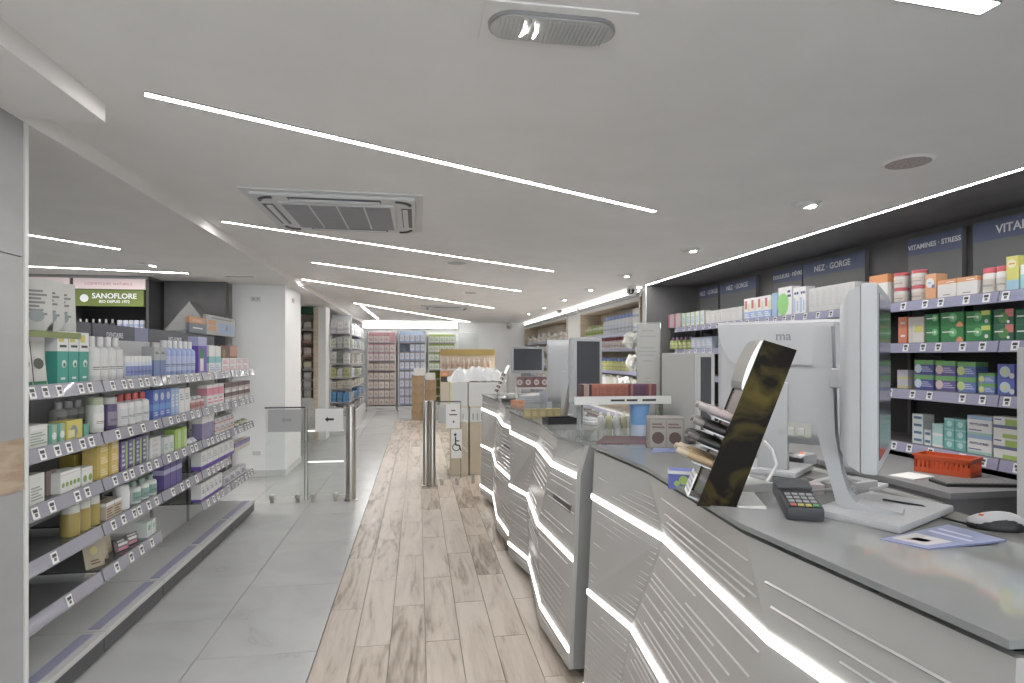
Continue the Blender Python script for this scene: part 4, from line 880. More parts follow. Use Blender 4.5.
# ================================================================== counters
CZ = 1.1
RIDGE = mat('ridge_lacquer', (.47, .462, .45), rough=.2)
def counter(rows, leds, lb, depth=.66, glassx=None, slot=None, dens=1.0, tilt=0.0):
    # rows: list of columns; each column = list of (x,y,z) upwards (same count)
    y0 = min(p[1] for c in rows for p in c); xb = max(p[0] for c in rows for p in c)
    t = thing('pharmacy_counter', lb, 'counter', (1.1, (rows[0][0][1]+rows[-1][0][1])/2, 0), 0, 'faceted white counters')
    off = Vector(t.location)
    def rel(p): return tuple(Vector(p)-off)
    n = len(rows[0])
    # carcass: side ends and back
    c0 = [rel(p) for p in rows[0]]; c3 = [rel(p) for p in rows[-1]]; xbk = rows[0][0][0]+depth
    yb0, yb1 = c0[0][1], c3[0][1]
    for c in (c0, c3):
        s_ = .018 if c is c3 else -.018
        P = [(p[0]+.0205, p[1], p[2]) for p in c]+[(xbk-off.x, c[0][1], c[-1][2]), (xbk-off.x, c[0][1], c[0][2])]
        Q = [(x, y+s_, z) for x, y, z in P]; m_ = MB(); m_.face(P); m_.face(Q[::-1])
        for k in range(len(P)): m_.face([P[k], P[(k+1) % len(P)], Q[(k+1) % len(P)], Q[k]])
        m_.obj('end_panel', mat('counter_end', (.24, .24, .24), rough=.4), t)
    MB().box(xbk-off.x-.02, xbk-off.x, yb1+.02, yb0-.02, .0, 1.07).obj('back_panel', mat('counter_end'), t)
    MB().box(.88-off.x, xbk-off.x-.03, yb1+.05, yb0-.05, 0, .1).obj('plinth', DGREY, t)
    # facets
    for a, b in zip(rows, rows[1:]):
        m_ = MB()
        A = [Vector(rel(p)) for p in a]; B = [Vector(rel(p)) for p in b]
        d = Vector((.02, 0, 0))
        for k in range(n-1):
            m_.face([A[k], B[k], B[k+1], A[k+1]]); m_.face([A[k+1]+d, B[k+1]+d, B[k]+d, A[k]+d])
        m_.face([A[0]+d, B[0]+d, B[0], A[0]]); m_.face([A[-1], B[-1], B[-1]+d, A[-1]+d])
        for side in (A, B):
            for k in range(n-1): m_.face([side[k], side[k+1], side[k+1]+d, side[k]+d])
        pn = m_.obj('front_panel', CTR, t)
        # routed decor ridges, parallel to the light lines
        rg = MB(); L = (B[0]-A[0]).length
        def pt(u, z):
            for k in range(n-1):
                za, zb = A[k].z+(B[k].z-A[k].z)*u, A[k+1].z+(B[k+1].z-A[k+1].z)*u
                if z <= zb or k == n-2:
                    f = (z-za)/(zb-za); return (A[k]*(1-f)+A[k+1]*f)*(1-u)+(B[k]*(1-f)+B[k+1]*f)*u
        nn = int(30*dens); r_ = random.Random(int(L*1000))
        for q in range(nn):
            z = .1+q*(.95/nn)
            if any(abs(z-l) < .03 for l in leds): continue
            if L < .45: u0, u1 = r_.uniform(0, .4), 1
            else: u0, u1 = r_.choice([(0, .75), (.25, 1), (.1, 1), (.0, .9), (.4, 1), (0, .5), (.05, .95)])
            if r_.random() < .25: continue
            p, q_ = pt(u0+.02, z), pt(u1-.02, z); nrm = (B[0]-A[0]).cross(Vector((0, 0, 1))).normalized()
            if nrm.x > 0: nrm = -nrm
            w = .0035; up = Vector((0, 0, w))
            rg.face([p-up, q_-up, q_+nrm*.004, p+nrm*.004]); rg.face([p+nrm*.004, q_+nrm*.004, q_+up, p+up])
        o = rg.obj('decor_ridges', RIDGE, pn, smooth='keep'); o['kind'] = 'stuff'
    # light lines
    for l in leds:
        m_ = MB(); P = []
        for c in rows:
            for k in range(n-1):
                if c[k][2] <= l <= c[k+1][2]:
                    f = (l-c[k][2])/(c[k+1][2]-c[k][2]); P.append(Vector(rel(Vector(c[k])*(1-f)+Vector(c[k+1])*f))); break
        if len(P) < 2: continue
        h = Vector((0, 0, .011)); d = Vector((-.006, 0, 0))
        for p, q in zip(P, P[1:]):
            m_.face([p-h+d, q-h+d, q+h+d, p+h+d]); m_.face([p+h+d, q+h+d, q+h, p+h]); m_.face([p-h, q-h, q-h+d, p-h+d])
        m_.obj('light_line', CLED, t)
    # glass top
    gx = glassx or 1.27
    poly = [(c[-1][0]-.012-off.x, c[-1][1]-off.y) for c in rows]
    poly = poly+[(gx-off.x, poly[-1][1]), (gx-off.x, poly[0][1])]
    gt = MB().prism(poly[::-1], 1.085, CZ)
    if tilt: gt.v = [(x, y, z+tilt*(gx-off.x-x)+(0 if z > 1.09 else .002)) for x, y, z in gt.v]
    gt.obj('glass_top', TOPG, t)
    MB().box(gx-off.x+.002, xbk-off.x+.005, yb1, yb0, 1.06, CZ-.004).obj('worktop', mat('worktop_dark', (.13, .125, .12), rough=.4), t)
    if slot:
        for (ya, yb_, z) in slot:
            pts = []
            for y in (ya, yb_):
                a, b = rows[-2], rows[-1]; u = (y-a[2][1])/(b[2][1]-a[2][1])
                xx = (a[3][0]*(1-u)+b[3][0]*u)*.5+(a[2][0]*(1-u)+b[2][0]*u)*.5; pts.append(Vector(rel((xx-.004, y, z))))
            p, q = pts; h = Vector((0, 0, .017)); m_ = MB(); d = Vector((.012, 0, 0))
            m_.face([p-h, q-h, q+h, p+h]); m_.face([p+h, q+h, q+h+d, p+h+d]); m_.face([p-h+d, q-h+d, q-h, p-h]); m_.obj('grip_slot', DGREY, t)
    return t
def cols2(sc=1, dy=0, y_ref=2.65):
    Z = [(.05, .14, .56, .945, 1.085)]*4
    X = [(.65, .65, .66, .665, .67), (.73, .73, .73, .73, .73), (.65, .66, .665, .68, .70), (.69, .69, .71, .725, .765)]
    Y = [(4.25,)*5, (3.84, 3.88, 3.93, 3.60, 3.45), (3.13, 3.15, 3.25, 2.97, 2.90), (2.65,)*5]
    return [[(X[i][k], y_ref+dy+(Y[i][k]-2.65)*sc, Z[i][k]) for k in range(5)] for i in range(4)]
counter(cols2(), (.14, .56, .945), 'middle faceted white counter with three light lines', slot=[(2.98, 2.70, .775)])
counter(cols2(1.14, 1.72), (.14, .56, .945), 'faceted white counter furthest down the aisle by the parcels', slot=[(4.75, 4.42, .775)])
ZN = (.05, .47, .885, 1.085)
XN_ = [(.715, .735, .755, .765), (.775, .80, .82, .80), (.70, .73, .755, .75), (.76, .78, .80, .81)]
YN = [(2.5,)*4, (2.25, 2.14, 1.88, 1.97), (1.45, 1.36, 1.18, 1.27), (.69,)*4]
counter([[(XN_[i][k], YN[i][k], ZN[k]) for k in range(4)] for i in range(4)], (.06, .47, .885), 'faceted white counter carrying the card terminal and two monitors', dens=1.35, tilt=.024)
gp_ = tag(MB().cbox(.80, .86, 2.53, 2.62, 0, 1.07, .004).obj('counter_post', GREYM), 'grey metal post joining two counters', 'post')

# ------------------------------------------------------------------ monitors
def monitor(loc, rz, w=.41, h=.41, zc=.345, lb='', neck='low', words=None, tilt=0, base=(.26, .22), brot=0):
    t = thing('monitor', lb, 'monitor', loc, rz, 'white monitors on the counters')
    bw, bd_ = base
    MB().cbox(-bw/2+.045, bw/2+.045, -bd_*.45, bd_*.55, 0, .018, .006, M=RZ(brot)).obj('base', MONW, t, smooth=True)
    ny = .085
    if neck == 'tall':
        prof = [(-.05, .016), (.075, .016), (.09, .03), (.105, .09), (.125, .17), (.142, .25), (.146, .36), (.135, .47), (.10, .47), (.095, .3), (.092, .2), (.078, .11), (.062, .055), (.045, .034), (-.05, .024)]
        m_ = MB().prism([(y, z) for y, z in prof], -.03, .03, M=Matrix(((0, 0, 1, 0), (1, 0, 0, 0), (0, 1, 0, 0), (0, 0, 0, 1)))); m_.obj('neck', MONW, t, smooth=True)
        MB().cbox(-.035, .035, .06, .105, zc-.03, zc+.02, .005).obj('hinge', MONW, t)
    else:
        MB().cbox(-.05, .05, .06, .085, .01, zc, .008).obj('neck', MONW, t, smooth=True)
    z0, z1 = zc-h/2, zc+h/2
    MB().cbox(-w/2, w/2, -.012, .022, z0, z1, .008).obj('front_frame', MONW, t, smooth=True)
    # back shell with bevelled edges
    bm_ = bmesh.new(); P = []
    for (s_, y) in ((.985, .022), (.93, .045), (.78, .066), (.55, .072)):
        P.append([bm_.verts.new((sx*w/2*s_, y, zc+sz*h/2*s_)) for sx, sz in ((-1, -1), (1, -1), (1, 1), (-1, 1))])
    for a, b in zip(P, P[1:]):
        for k in range(4): bm_.faces.new([a[k], a[(k+1) % 4], b[(k+1) % 4], b[k]])
    bm_.faces.new(P[-1]); bm_.faces.new(P[0][::-1])
    MB().bm(bm_).obj('back_shell', MONW, t, smooth=True)
    sc = MB().box(-w/2+.022, w/2-.022, -.0135, -.011, z0+.03, z1-.022).obj('screen', SCREEN, t)
    if words:
        m_ = MB(); zt = z1-.012   # raised apron on the back
        m_.prism([(-w*.45, zt), (w*.45, zt), (w*.43, zt-.06), (w*.36, zt-.12), (w*.3, zt-.14), (-w*.3, zt-.14), (-w*.36, zt-.12), (-w*.43, zt-.06)], .03, .078, M=Matrix(((1, 0, 0, 0), (0, 0, 1, 0), (0, 1, 0, 0), (0, 0, 0, 1))))
        ap = m_.obj('back_apron', MONW, t)
        text(t, words, .042, (-.035, .0788, zt-.044), (PI/2, 0, PI), mat('grey_ink', (.22, .22, .24), rough=.5), bold=.0008)
        pn = MB().box(-.12, .0, .05, .076, z0+.03, z0+.075).obj('port_panel', mat('port_beige', (.42, .42, .38), rough=.5), t)
        MB().cbox(.06, .13, .05, .077, z0+.02, z0+.08, .004).obj('socket_panel', MONW, t)
        for k in range(3): MB().cbox(-.1+.03*k, -.08+.03*k, .07, .085, z0+.035, z0+.06, .003).obj('plug', mat('plug_grey', (.45, .45, .42), rough=.5), pn)
    return t
monitor((1.245, 1.885, CZ+.002), math.radians(130.5), .42, .42, .31, 'white monitor with dark brand letters on its turned back', words='ma')
monitor((1.115, 1.285, CZ+.005), math.radians(45), .40, .42, .345, 'white monitor with tall curved neck seen edge on', neck='tall', base=(.32, .2), brot=-.32)
monitor((1.02, 3.86, CZ-.0), math.radians(150), .34, .42, .30, 'white monitor turned backwards on the middle counter')
monitor((1.0, 3.42, CZ), math.radians(24), .22, .40, .31, 'narrow white monitor with dark screen on the middle counter', neck='tall', base=(.2, .26))
monitor((1.10, 5.9, CZ), math.radians(5), .34, .27, .36, 'white monitor with dark screen on the counter by the parcels')
# ------------------------------------------------------------------ tilted tester display
TDB = PZ(697, 506, CZ+.009); TDR = math.radians(-21)
td = thing('tester_display', 'tilted cosmetics tester display with dark side panel and bronze tubes', 'display', TDB, TDR)
ex = Vector((math.cos(TDR), math.sin(TDR), 0)); nn_ = Vector((-math.sin(TDR), math.cos(TDR), 0))
def onside(x, y):                 # point of the near side panel seen at a pixel, in the display's own axes
    r = ray(x, y); t = (TDB-E0).dot(nn_)/r.dot(nn_); p = E0+r*t-TDB; return Vector((p.dot(ex), 0, p.z))
q0, q1, q2, q3 = Vector((0, 0, 0)), onside(736, 506), onside(797, 350), onside(764, 340)
q1.z = 0
SIDE = noisy('tester_side', (.008, .006, .004), (.12, .092, .02), 9, rough=.55, dist=1.2, lo=.45, hi=.8)
SIDE.node_tree.nodes['Principled BSDF'].inputs['Specular IOR Level'].default_value = .15
TDD = .17
for y in (0, TDD):
    MB().prism([(q.x, q.z) for q in (q0, q1, q2, q3)], -y-.006, -y, M=Matrix.Rotation(PI/2, 4, 'X')).obj('side_panel', SIDE, td)
up_ = q3.normalized(); ang = math.atan2(up_.x, up_.z); Md = Matrix.Rotation(ang, 4, 'Y'); Lh = q3.length
def tilted(x0, x1, y0, y1, z0, z1): return MB().box(x0, x1, y0, y1, z0, z1, M=Md)
tilted(.004, .012, .0065, TDD-.0005, .01, Lh-.005).obj('face_board', mat('bronze_face', (.3, .26, .24), rough=.25, metal=.5), td)
tilted(.075, .082, .0065, TDD-.0005, .06, Lh-.04).obj('back_board', DGREY, td)
CHR = mat('chrome', (.42, .41, .4), rough=.28, metal=1)
cm_ = MB()
for k in range(8):
    f = lambda a: Md @ Vector((-.002-.012*math.sin(a), 0, Lh-.07-.07*math.cos(a)))
    p, q = f(PI*k/8), f(PI*(k+1)/8); cm_.face([(p.x, .001, p.z), (q.x, .001, q.z), (q.x, TDD+.005, q.z), (p.x, TDD+.005, p.z)])
for y in (.001, TDD+.005):
    pts = [Md @ Vector((-.002-.012*math.sin(PI*k/8), 0, Lh-.07-.07*math.cos(PI*k/8))) for k in range(9)]; cm_.face([(p.x, y, p.z) for p in pts])
cm_.obj('header_panel', CHR, td, smooth='keep')
tubs = [((.34, .27, .27), (.28, .25, .24)), ((.03, .025, .025), (.2, .18, .17)), ((.03, .03, .025), (.1, .09, .085)), ((.36, .25, .12), (.42, .34, .24))]
for r in range(4):
    z = (.245, .205, .165, .115)[r]
    st_ = tilted(-.05, .003, .006, TDD, z-.014, z-.0105).obj('tray', GREYM, td)
    for cidx in range(4):
        y = .02+.043*cidx
        M2 = Md @ TR(.003, y, z) @ Matrix.Rotation(-PI/2, 4, 'Y')
        c, cc = tubs[r]; Lt = .085-.014*(cidx % 2)+.012*(r == 3)
        tag(MB().lathe([(.0105, 0), (.0105, Lt*.72)], 12, [c], M=M2).lathe([(.0092, Lt*.72), (.0092, Lt), (.007, Lt+.003)], 12, [cc, cc], M=M2).obj('tester_tube', GLOSS, smooth=True, loc=TDB, rz=TDR),
            ['rose grey tester tube in the top row of the display', 'black tester tube in the second row of the display', 'black olive tester tube in the third row of the display', 'golden tester tube in the lowest row of the display'][r], 'cosmetic', 'row %s tester tubes' % ['one', 'two', 'three', 'four'][r])
pc = tilted(-.03, -.027, .01, .1, .012, .075).obj('price_card', PAPER, td); tilted(-.027, .005, .01, .1, .012, .016).obj('card_holder', GREYM, td)
for k in range(4): tilted(-.0308, -.03, .02, .09, .022+.013*k, .027+.013*k).obj('print_line', GREYM, pc)
MB().box(.1, .17, .0, TDD, 0, .006).obj('foot_plate', WHITE, td)
p_ = PZ(684, 489, CZ); place('carton', carton_mesh(.075, .05, .055, (.06, .08, .4), (C_(.6, .5, .25, (.3, .45, .06)), C_(.35, .3, .16, (.3, .45, .06)), P_(0, 1, .82, 1, Wt))), (p_.x, p_.y+.02, CZ), -.45, 'blue carton with green leaves beside the tester display', 'box', None)
# ------------------------------------------------------------------ card terminal
ctm = thing('card_terminal', 'black card payment terminal lying on the glass counter', 'card terminal', (.935, 1.345, CZ+.007), math.radians(-22))
Mt = Matrix.Rotation(.18, 4, 'X')
MB().cbox(-.043, .043, -.085, .085, 0, .035, .01, M=TR(0, 0, .016) @ Mt).obj('body', mat('terminal_grey', (.06, .062, .07), rough=.35), ctm, smooth=True)
MB().cbox(-.043, .043, .03, .088, .03, .043, .006, M=TR(0, 0, .016) @ Mt).obj('printer_cover', mat('terminal_cover', (.075, .078, .085), rough=.35), ctm, smooth=True)
MB().box(-.036, .036, -.08, .027, .0345, .036, M=TR(0, 0, .016) @ Mt).obj('key_plate', BLACK, ctm)
for r in range(4):
    for c in range(4):
        kc = (.3, .31, .33) if r < 3 else ((.4, .06, .05), (.45, .4, .05), (.45, .4, .05), (.06, .3, .08))[c]
        MB().cbox(-.031+c*.0165, -.031+c*.0165+.0125, -.004-r*.021-.012, -.004-r*.021, .036, .039, .001, kc, M=TR(0, 0, .016) @ Mt).obj('key', PACK, ctm)
MB().tube([(0, .08, .02), (.02, .14, .012), (.1, .22, .012), (.22, .3, .012)], .004, 6).obj('cable', mat('cable_grey', (.25, .25, .26), rough=.5), ctm)
# cables across the counter
tag(MB().tube([(1.19, 1.36, 1.128), (1.25, 1.30, 1.124), (1.27, 1.26, 1.104), (1.28, 1.22, 1.103), (1.285, 1.19, 1.104)], .0028, 6).obj('mouse_cable', BLACK, smooth=True), 'thin black cable running to the mouse', 'cable')
cps = [(1.02, 1.50, 1.105), (1.08, 1.56, 1.106), (1.16, 1.58, 1.13), (1.22, 1.55, 1.15), (1.3, 1.58, 1.13), (1.36, 1.6, 1.105)]
tag(MB().tube(cps, .006, 8).obj('monitor_cable', mat('cable_white', (.5, .5, .5), rough=.5), smooth=True), 'pale thick cable behind the monitor neck', 'cable')
tag(MB().tube([(1.16, 1.84, 1.21), (1.15, 1.78, 1.19), (1.14, 1.74, 1.15), (1.08, 1.7, 1.105)], .005, 8).obj('monitor_cable', mat('cable_white'), smooth=True), 'pale cable hanging from the monitor ports', 'cable')
# mouse
ms = thing('computer_mouse', 'grey and black computer mouse on the dark worktop', 'mouse', (1.335, 1.185, CZ-.004), math.radians(62))
bm_ = bmesh.new(); bmesh.ops.create_uvsphere(bm_, u_segments=20, v_segments=12, radius=1)
for v_ in bm_.verts: v_.co.x *= .032; v_.co.y *= .058; v_.co.z = max(0, v_.co.z+.1)*.034*(1-.25*v_.co.y/.058)
MB().bm(bm_).obj('body', BLACK, ms, smooth=True)
bm_ = bmesh.new(); bmesh.ops.create_uvsphere(bm_, u_segments=20, v_segments=12, radius=1)
for v_ in bm_.verts: v_.co.x *= .027; v_.co.y *= .059; v_.co.z = .012+max(0, v_.co.z+.05)*.027*(1-.25*v_.co.y/.058)
MB().bm(bm_).obj('top_shell', mat('mouse_grey', (.4, .4, .41), rough=.35), ms, smooth=True)
MB().lathe([(.006, .0), (.005, .004)], 12, M=TR(-.006, .03, .03)).obj('red_mark', mat('mouse_red', (.6, .1, .05), rough=.4), ms)
# leaflets
def leaflet(pts, c, decs, lb, lift=.0, thick=.004, cat='leaflet'):
    P = [PZ(x, y, CZ) for x, y in pts]; o_ = sum(P, Vector())/len(P)
    lift += max(0, .024*(1.27-o_.x))+.001 if o_.y < 2.5 else 0
    m_ = MB().prism([((p-o_).x, (p-o_).y) for p in P], lift, lift+thick, c)
    for (q, cc) in decs:
        Q = [P[0]*(1-u)*(1-v_)+P[1]*u*(1-v_)+P[2]*u*v_+P[3]*(1-u)*v_ for u, v_ in q]
        m_.face([((p-o_).x, (p-o_).y, lift+thick+.0004) for p in Q], cc)
    me = m_.mesh('leaflet', PACK); return tag(link('leaflet', me, None, (o_.x, o_.y, CZ)), lb, cat)
sq = lambda a, b, c, d: [(a, c), (b, c), (b, d), (a, d)]
leaflet([(880, 543), (928, 553), (1006, 544), (948, 528)], (.2, .23, .42), [(sq(.08, .8, .1, .45), (.55, .52, .52)), (sq(.3, .6, .2, .32), (.2, .3, .2)), (sq(.1, .9, .6, .66), (.5, .53, .68)), (sq(.1, .7, .75, .8), (.5, .53, .68))], 'blue folded leaflet lying on the glass counter beneath the mouse')
leaflet([(596, 444), (672, 446), (655, 437), (605, 437)], (.15, .075, .085), [(sq(.6, .98, .1, .4), (.3, .05, .07))], 'dark red booklet on the counter below the carton tray', thick=.006)
leaflet([(650, 455), (696, 452), (690, 447), (655, 448)], (.2, .25, .5), [], 'blue sheet beside the dark red booklet', thick=.003)
# papers near monitor neck
for i, (px, py, rz_, w, d, h, c, lb) in enumerate(((866, 470, .3, .1, .07, .03, (.42, .42, .42), 'small grey paper box behind the monitor neck'), (868, 486, .5, .12, .07, .01, (.5, .5, .5), 'white booklet beside the monitor neck'), (745, 490, .2, .1, .12, .03, (.5, .5, .49), 'white carton lying before the turned monitor'), (805, 493, -.3, .09, .05, .03, (.5, .42, .43), 'small white carton with pink print near the terminal'))):
    p = PZ(px, py, CZ) if i else Vector((1.31, 1.6, 0)); place('carton', carton_mesh(w, d, h, c, (T_(.1, .6, .3, .7, (.55, .25, .28), 2),) if i == 3 else ()), (p.x, p.y, CZ-.004 if p.x > 1.27 else CZ), rz_, lb, 'box', None)
# barcode scanner
bs = thing('barcode_scanner', 'grey barcode scanner with red light beneath the turned monitor', 'scanner', (1.4, 1.98, CZ-.004), math.radians(-60))
MB().cbox(-.03, .03, -.06, .06, 0, .045, .015).obj('body', mat('mouse_grey'), bs, smooth=True)
MB().cbox(-.032, .032, -.075, -.05, .003, .04, .01).obj('front_bumper', DGREY, bs, smooth=True)
MB().lathe([(.007, 0), (.006, .003)], 12, M=TR(0, -.0, .045)).obj('indicator', mat('red_lamp', (.9, .1, .06), emit=.6), bs)

# ------------------------------------------------------------------ staff desk with basket and keyboard
dk_ = thing('staff_desk', 'dark grey staff desk with drawers below the niche', 'desk', (2.98, 2.62, 0))
MB().cbox(-.30, .36, 0, 3.3, .765, .8, .004).obj('worktop', mat('desk_top', (.17, .17, .175), rough=.45), dk_)
MB().box(-.28, .36, .02, 3.28, 0, .765).obj('carcass', mat('desk_grey', (.14, .14, .145), rough=.5), dk_)
for k in range(4):
    dw = MB().cbox(-.295, -.28, .04+.81*k, .04+.81*k+.79, .50, .74, .003).obj('drawer', mat('desk_front', (.22, .22, .22), rough=.45), dk_)
    MB().cbox(-.305, -.292, .05+.81*k, .05+.81*k+.77, .70, .735, .003).obj('drawer_rail', mat('desk_rail', (.42, .42, .41), rough=.4), dw)
bk = thing('shopping_basket', 'orange red plastic basket on the staff desk', 'basket', (3.12, 3.07, .8), .45)
bk.scale = (.84, .84, .9)
OR = mat('basket_plastic', (.5, .085, .03), rough=.45)
for (x0, x1, y0_, y1_) in ((-.1, -.094, -.17, .17), (.094, .1, -.17, .17), (-.1, .1, -.17, -.164), (-.1, .1, .164, .17)):
    b = MB(); b.box(x0, x1, y0_, y1_, 0, .035); b.box(x0, x1, y0_, y1_, .085, .12)
    n_ = 12 if x1-x0 < .01 else 7
    for k in range(n_+1):
        if x1-x0 < .01: yy = y0_+(y1_-y0_)*k/n_; b.box(x0, x1, max(y0_, yy-.007), min(y1_, yy+.007), .03, .09)
        else: xx = x0+(x1-x0)*k/n_; b.box(max(x0, xx-.007), min(x1, xx+.007), y0_, y1_, .03, .09)
    b.obj('side_wall', OR, bk)
MB().box(-.1, .1, -.17, .17, 0, .004).obj('bottom', OR, bk)
MB().box(-.108, .108, -.178, -.17, .108, .12).box(-.108, .108, .17, .178, .108, .12).box(-.108, -.1, -.17, .17, .108, .12).box(.1, .108, -.17, .17, .108, .12).obj('rim', OR, bk)
kb = thing('keyboard', 'dark keyboard on the staff desk', 'keyboard', (3.0, 2.78, .8), -.2)
MB().cbox(-.2, .2, -.075, .075, 0, .016, .005).obj('body', BLACK, kb)
for r in range(5):
    kr = MB()
    for c in range(14): kr.box(-.19+c*.0272, -.19+c*.0272+.022, -.066+r*.027, -.066+r*.027+.021, .016, .021)
    kr.obj('key_row', mat('key_grey', (.2, .2, .2), rough=.4), kb)
place('carton', carton_mesh(.2, .14, .006, (.7, .7, .7), ()), (2.83, 3.02, .8), .3, 'white paper sheets on the staff desk', 'paper', None)
pcw = thing('white_cabinet', 'tall pale cabinet at the end of the staff desk', 'cabinet', (2.9, 2.16, 0))
MB().cbox(-.2, .25, -.3, .14, 0, 1.54, .008).obj('body', mat('cabinet_pale', (.5, .51, .52), rough=.4), pcw)
MB().cbox(-.212, -.2, -.28, .12, .05, .75, .003).obj('door', mat('cabinet_pale'), pcw); MB().cbox(-.212, -.2, -.28, .12, .77, 1.5, .003).obj('door', mat('cabinet_pale'), pcw)

# ------------------------------------------------------------------ objects around the middle counter
tr = thing('carton_tray', 'white lipped tray on clear legs holding a row of red cartons', 'tray', (.98, 2.80, CZ), 0)
MB().cbox(-.23, .24, -.05, .07, .165, .172, .002).obj('plate', mat('tray_glass', (.35, .5, .46), rough=.1), tr)
lp_ = MB().cbox(-.24, .25, -.06, -.052, .165, .205, .002).obj('front_lip', WHITE, tr)
for x, w_ in ((-.06, .07), (.02, .055), (.1, .07)): MB().box(x, x+w_, -.0608, -.06, .18, .19).obj('lip_print', INK, lp_)
for x in (-.2, .21): MB().box(x, x+.01, -.03, .05, 0, .165).obj('leg', SHELFG, tr)
BR = (.34, .1, .06); PLM = (.12, .05, .1)
rowc = [(.1, .035, .05)]+[(.4, .28, .24)]*2+[(.07, .03, .04)]+[BR]*5+[(.15, .03, .05), (.34, .15, .1)]+[PLM]*2+[(.2, .045, .08), (.34, .17, .1), (.17, .04, .06), (.22, .05, .07)]
xx = .78
for i, c in enumerate(rowc):
    w_ = .037 if c == BR else .034 if c == PLM else .013
    place('carton', carton_mesh(w_-.001, .075, .09, c, (T_(.2, .8, .3, .8, lum(c, .75), 4), P_(0, 1, .9, 1, lum(c, 1.3))) if w_ > .02 else (P_(0, 1, .1, .2, lum(c, 1.4)),)), (xx+w_/2, 2.80, CZ+.172), 0,
          {BR: 'brick red carton in the tray row', PLM: 'plum carton in the tray row'}.get(c, 'slim dark or tan carton in the tray row'), 'box', {BR: 'brick red tray cartons', PLM: 'plum tray cartons'}.get(c, 'slim tray cartons')); xx += w_
cu = thing('blue_cup', 'light blue tapered pot under the carton tray', 'pot', (1.09, 2.805, CZ)); MB().lathe([(.038, 0), (.04, .01), (.05, .15), (.052, .162)], 20).obj('body', mat('pot_blue', (.2, .38, .68), rough=.35), cu, smooth=True)
MB().lathe([(.041, .001), (.0445, .06)], 20).obj('white_band', mat('pot_band', (.5, .58, .72), rough=.4), cu, smooth=True)
bb_ = place('brochure_box', carton_mesh(.15, .12, .13, (.25, .225, .2), (P_(.05, .48, .05, .95, (.31, .28, .25)), P_(.52, .95, .05, .95, (.31, .28, .25)), C_(.27, .35, .2, (.1, .06, .05)), C_(.74, .35, .2, (.1, .06, .05)), T_(.1, .45, .65, .85, (.18, .1, .1), 2), T_(.55, .9, .65, .85, (.18, .1, .1), 2))), (1.06, 2.43, CZ+.006), -.3, 'brown printed brochure box on the counter corner', 'box', None)
# paper sign and dark screened totem
sg = thing('paper_sign', 'upright paper notice in clear holder behind the carton tray', 'sign', (1.20, 2.975, CZ), math.radians(-8))
MB().cbox(-.06, .07, -.004, .004, 0, .58, .002).obj('holder', SHELFG, sg); MB().box(-.055, .065, -.0065, -.0042, .02, .57).obj('sheet', mat('kraft_grey', (.44, .43, .41), rough=.7), sg)
for z, w_ in ((.53, .06), (.5, .09), (.44, .08), (.42, .09), (.40, .08), (.37, .05), (.28, .03), (.26, .03), (.22, .05)): MB().box(-w_/2, w_/2, -.0072, -.0066, z, z+.007).obj('print_line', GREYM, sg)
MB().cbox(-.06, .07, -.04, .04, 0, .012, .003).obj('foot', SHELFG, sg)
tt = thing('screen_totem', 'grey countertop screen totem with dark display', 'screen', (1.335, 2.80, CZ), math.radians(22))
MB().cbox(-.05, .08, -.1, .12, 0, .415, .006).obj('body', mat('totem_grey', (.4, .4, .39), rough=.35), tt)
MB().cbox(-.05, .08, -.112, -.1, 0, .415, .004).obj('frame', mat('totem_frame', (.56, .56, .55), rough=.35), tt)
MB().box(-.022, .052, -.1135, -.112, .04, .395).obj('display', SCREEN, tt)
# yellow cartons and black tray on the middle counter
for i in range(5): place('carton', carton_mesh(.048, .05, .055, (.3, .24, .1), (T_(.15, .85, .2, .8, (.42, .36, .2), 3),)), (.70+.05*i, 3.78, CZ), 0, 'small ochre carton in a row on the middle counter', 'box', 'ochre row on the middle counter')
bt = thing('black_tray', 'black change tray on the glass counter edge', 'tray', (.83, 3.42, CZ), .1)
MB().cbox(-.09, .09, -.06, .06, 0, .008, .003).obj('bottom', BLACK, bt)
MB().box(-.09, .09, -.06, -.052, .006, .035).box(-.09, .09, .052, .06, .006, .035).box(-.09, -.082, -.052, .052, .006, .035).box(.082, .09, -.052, .052, .006, .035).obj('rim', BLACK, bt)
# leaning dark display edge beside the middle monitor
ld = thing('tester_display', 'slim leaning tester board edge on the middle counter', 'display', (.90, 3.6, CZ)); MB().box(0, .02, 0, .05, 0, .30, M=Matrix.Rotation(.2, 4, 'Y')).obj('board', mat('board_taupe', (.2, .18, .16), rough=.4), ld); MB().box(-.01, .1, 0, .05, 0, .01).obj('foot', DGREY, ld)
# far counter: slanted display with tester rows
fd = thing('tester_display', 'slanted white tester rack with rows of lipsticks on the counter by the parcels', 'display', (.80, 6.0, CZ))
Mf = Matrix.Rotation(.42, 4, 'Y')
MB().box(0, .02, 0, .2, 0, .33, M=Mf).obj('board', WHITE, fd); MB().box(0, .2, 0, .2, 0, .01).obj('foot', WHITE, fd)
MB().box(.12, .13, .05, .15, 0, .24).obj('strut', WHITE, fd)
for r in range(5):
    tb = MB().box(-.02, 0, 0, .2, .02+.045*r, .026+.045*r, M=Mf).obj('tray', WHITE, fd)
    for c in range(5): MB().box(-.018, -.002, .012+.037*c, .034+.037*c, .026+.045*r, .055+.045*r, M=Mf).obj('lipstick', mat('lipstick_brown', (.13, .07, .06), rough=.4), tb)
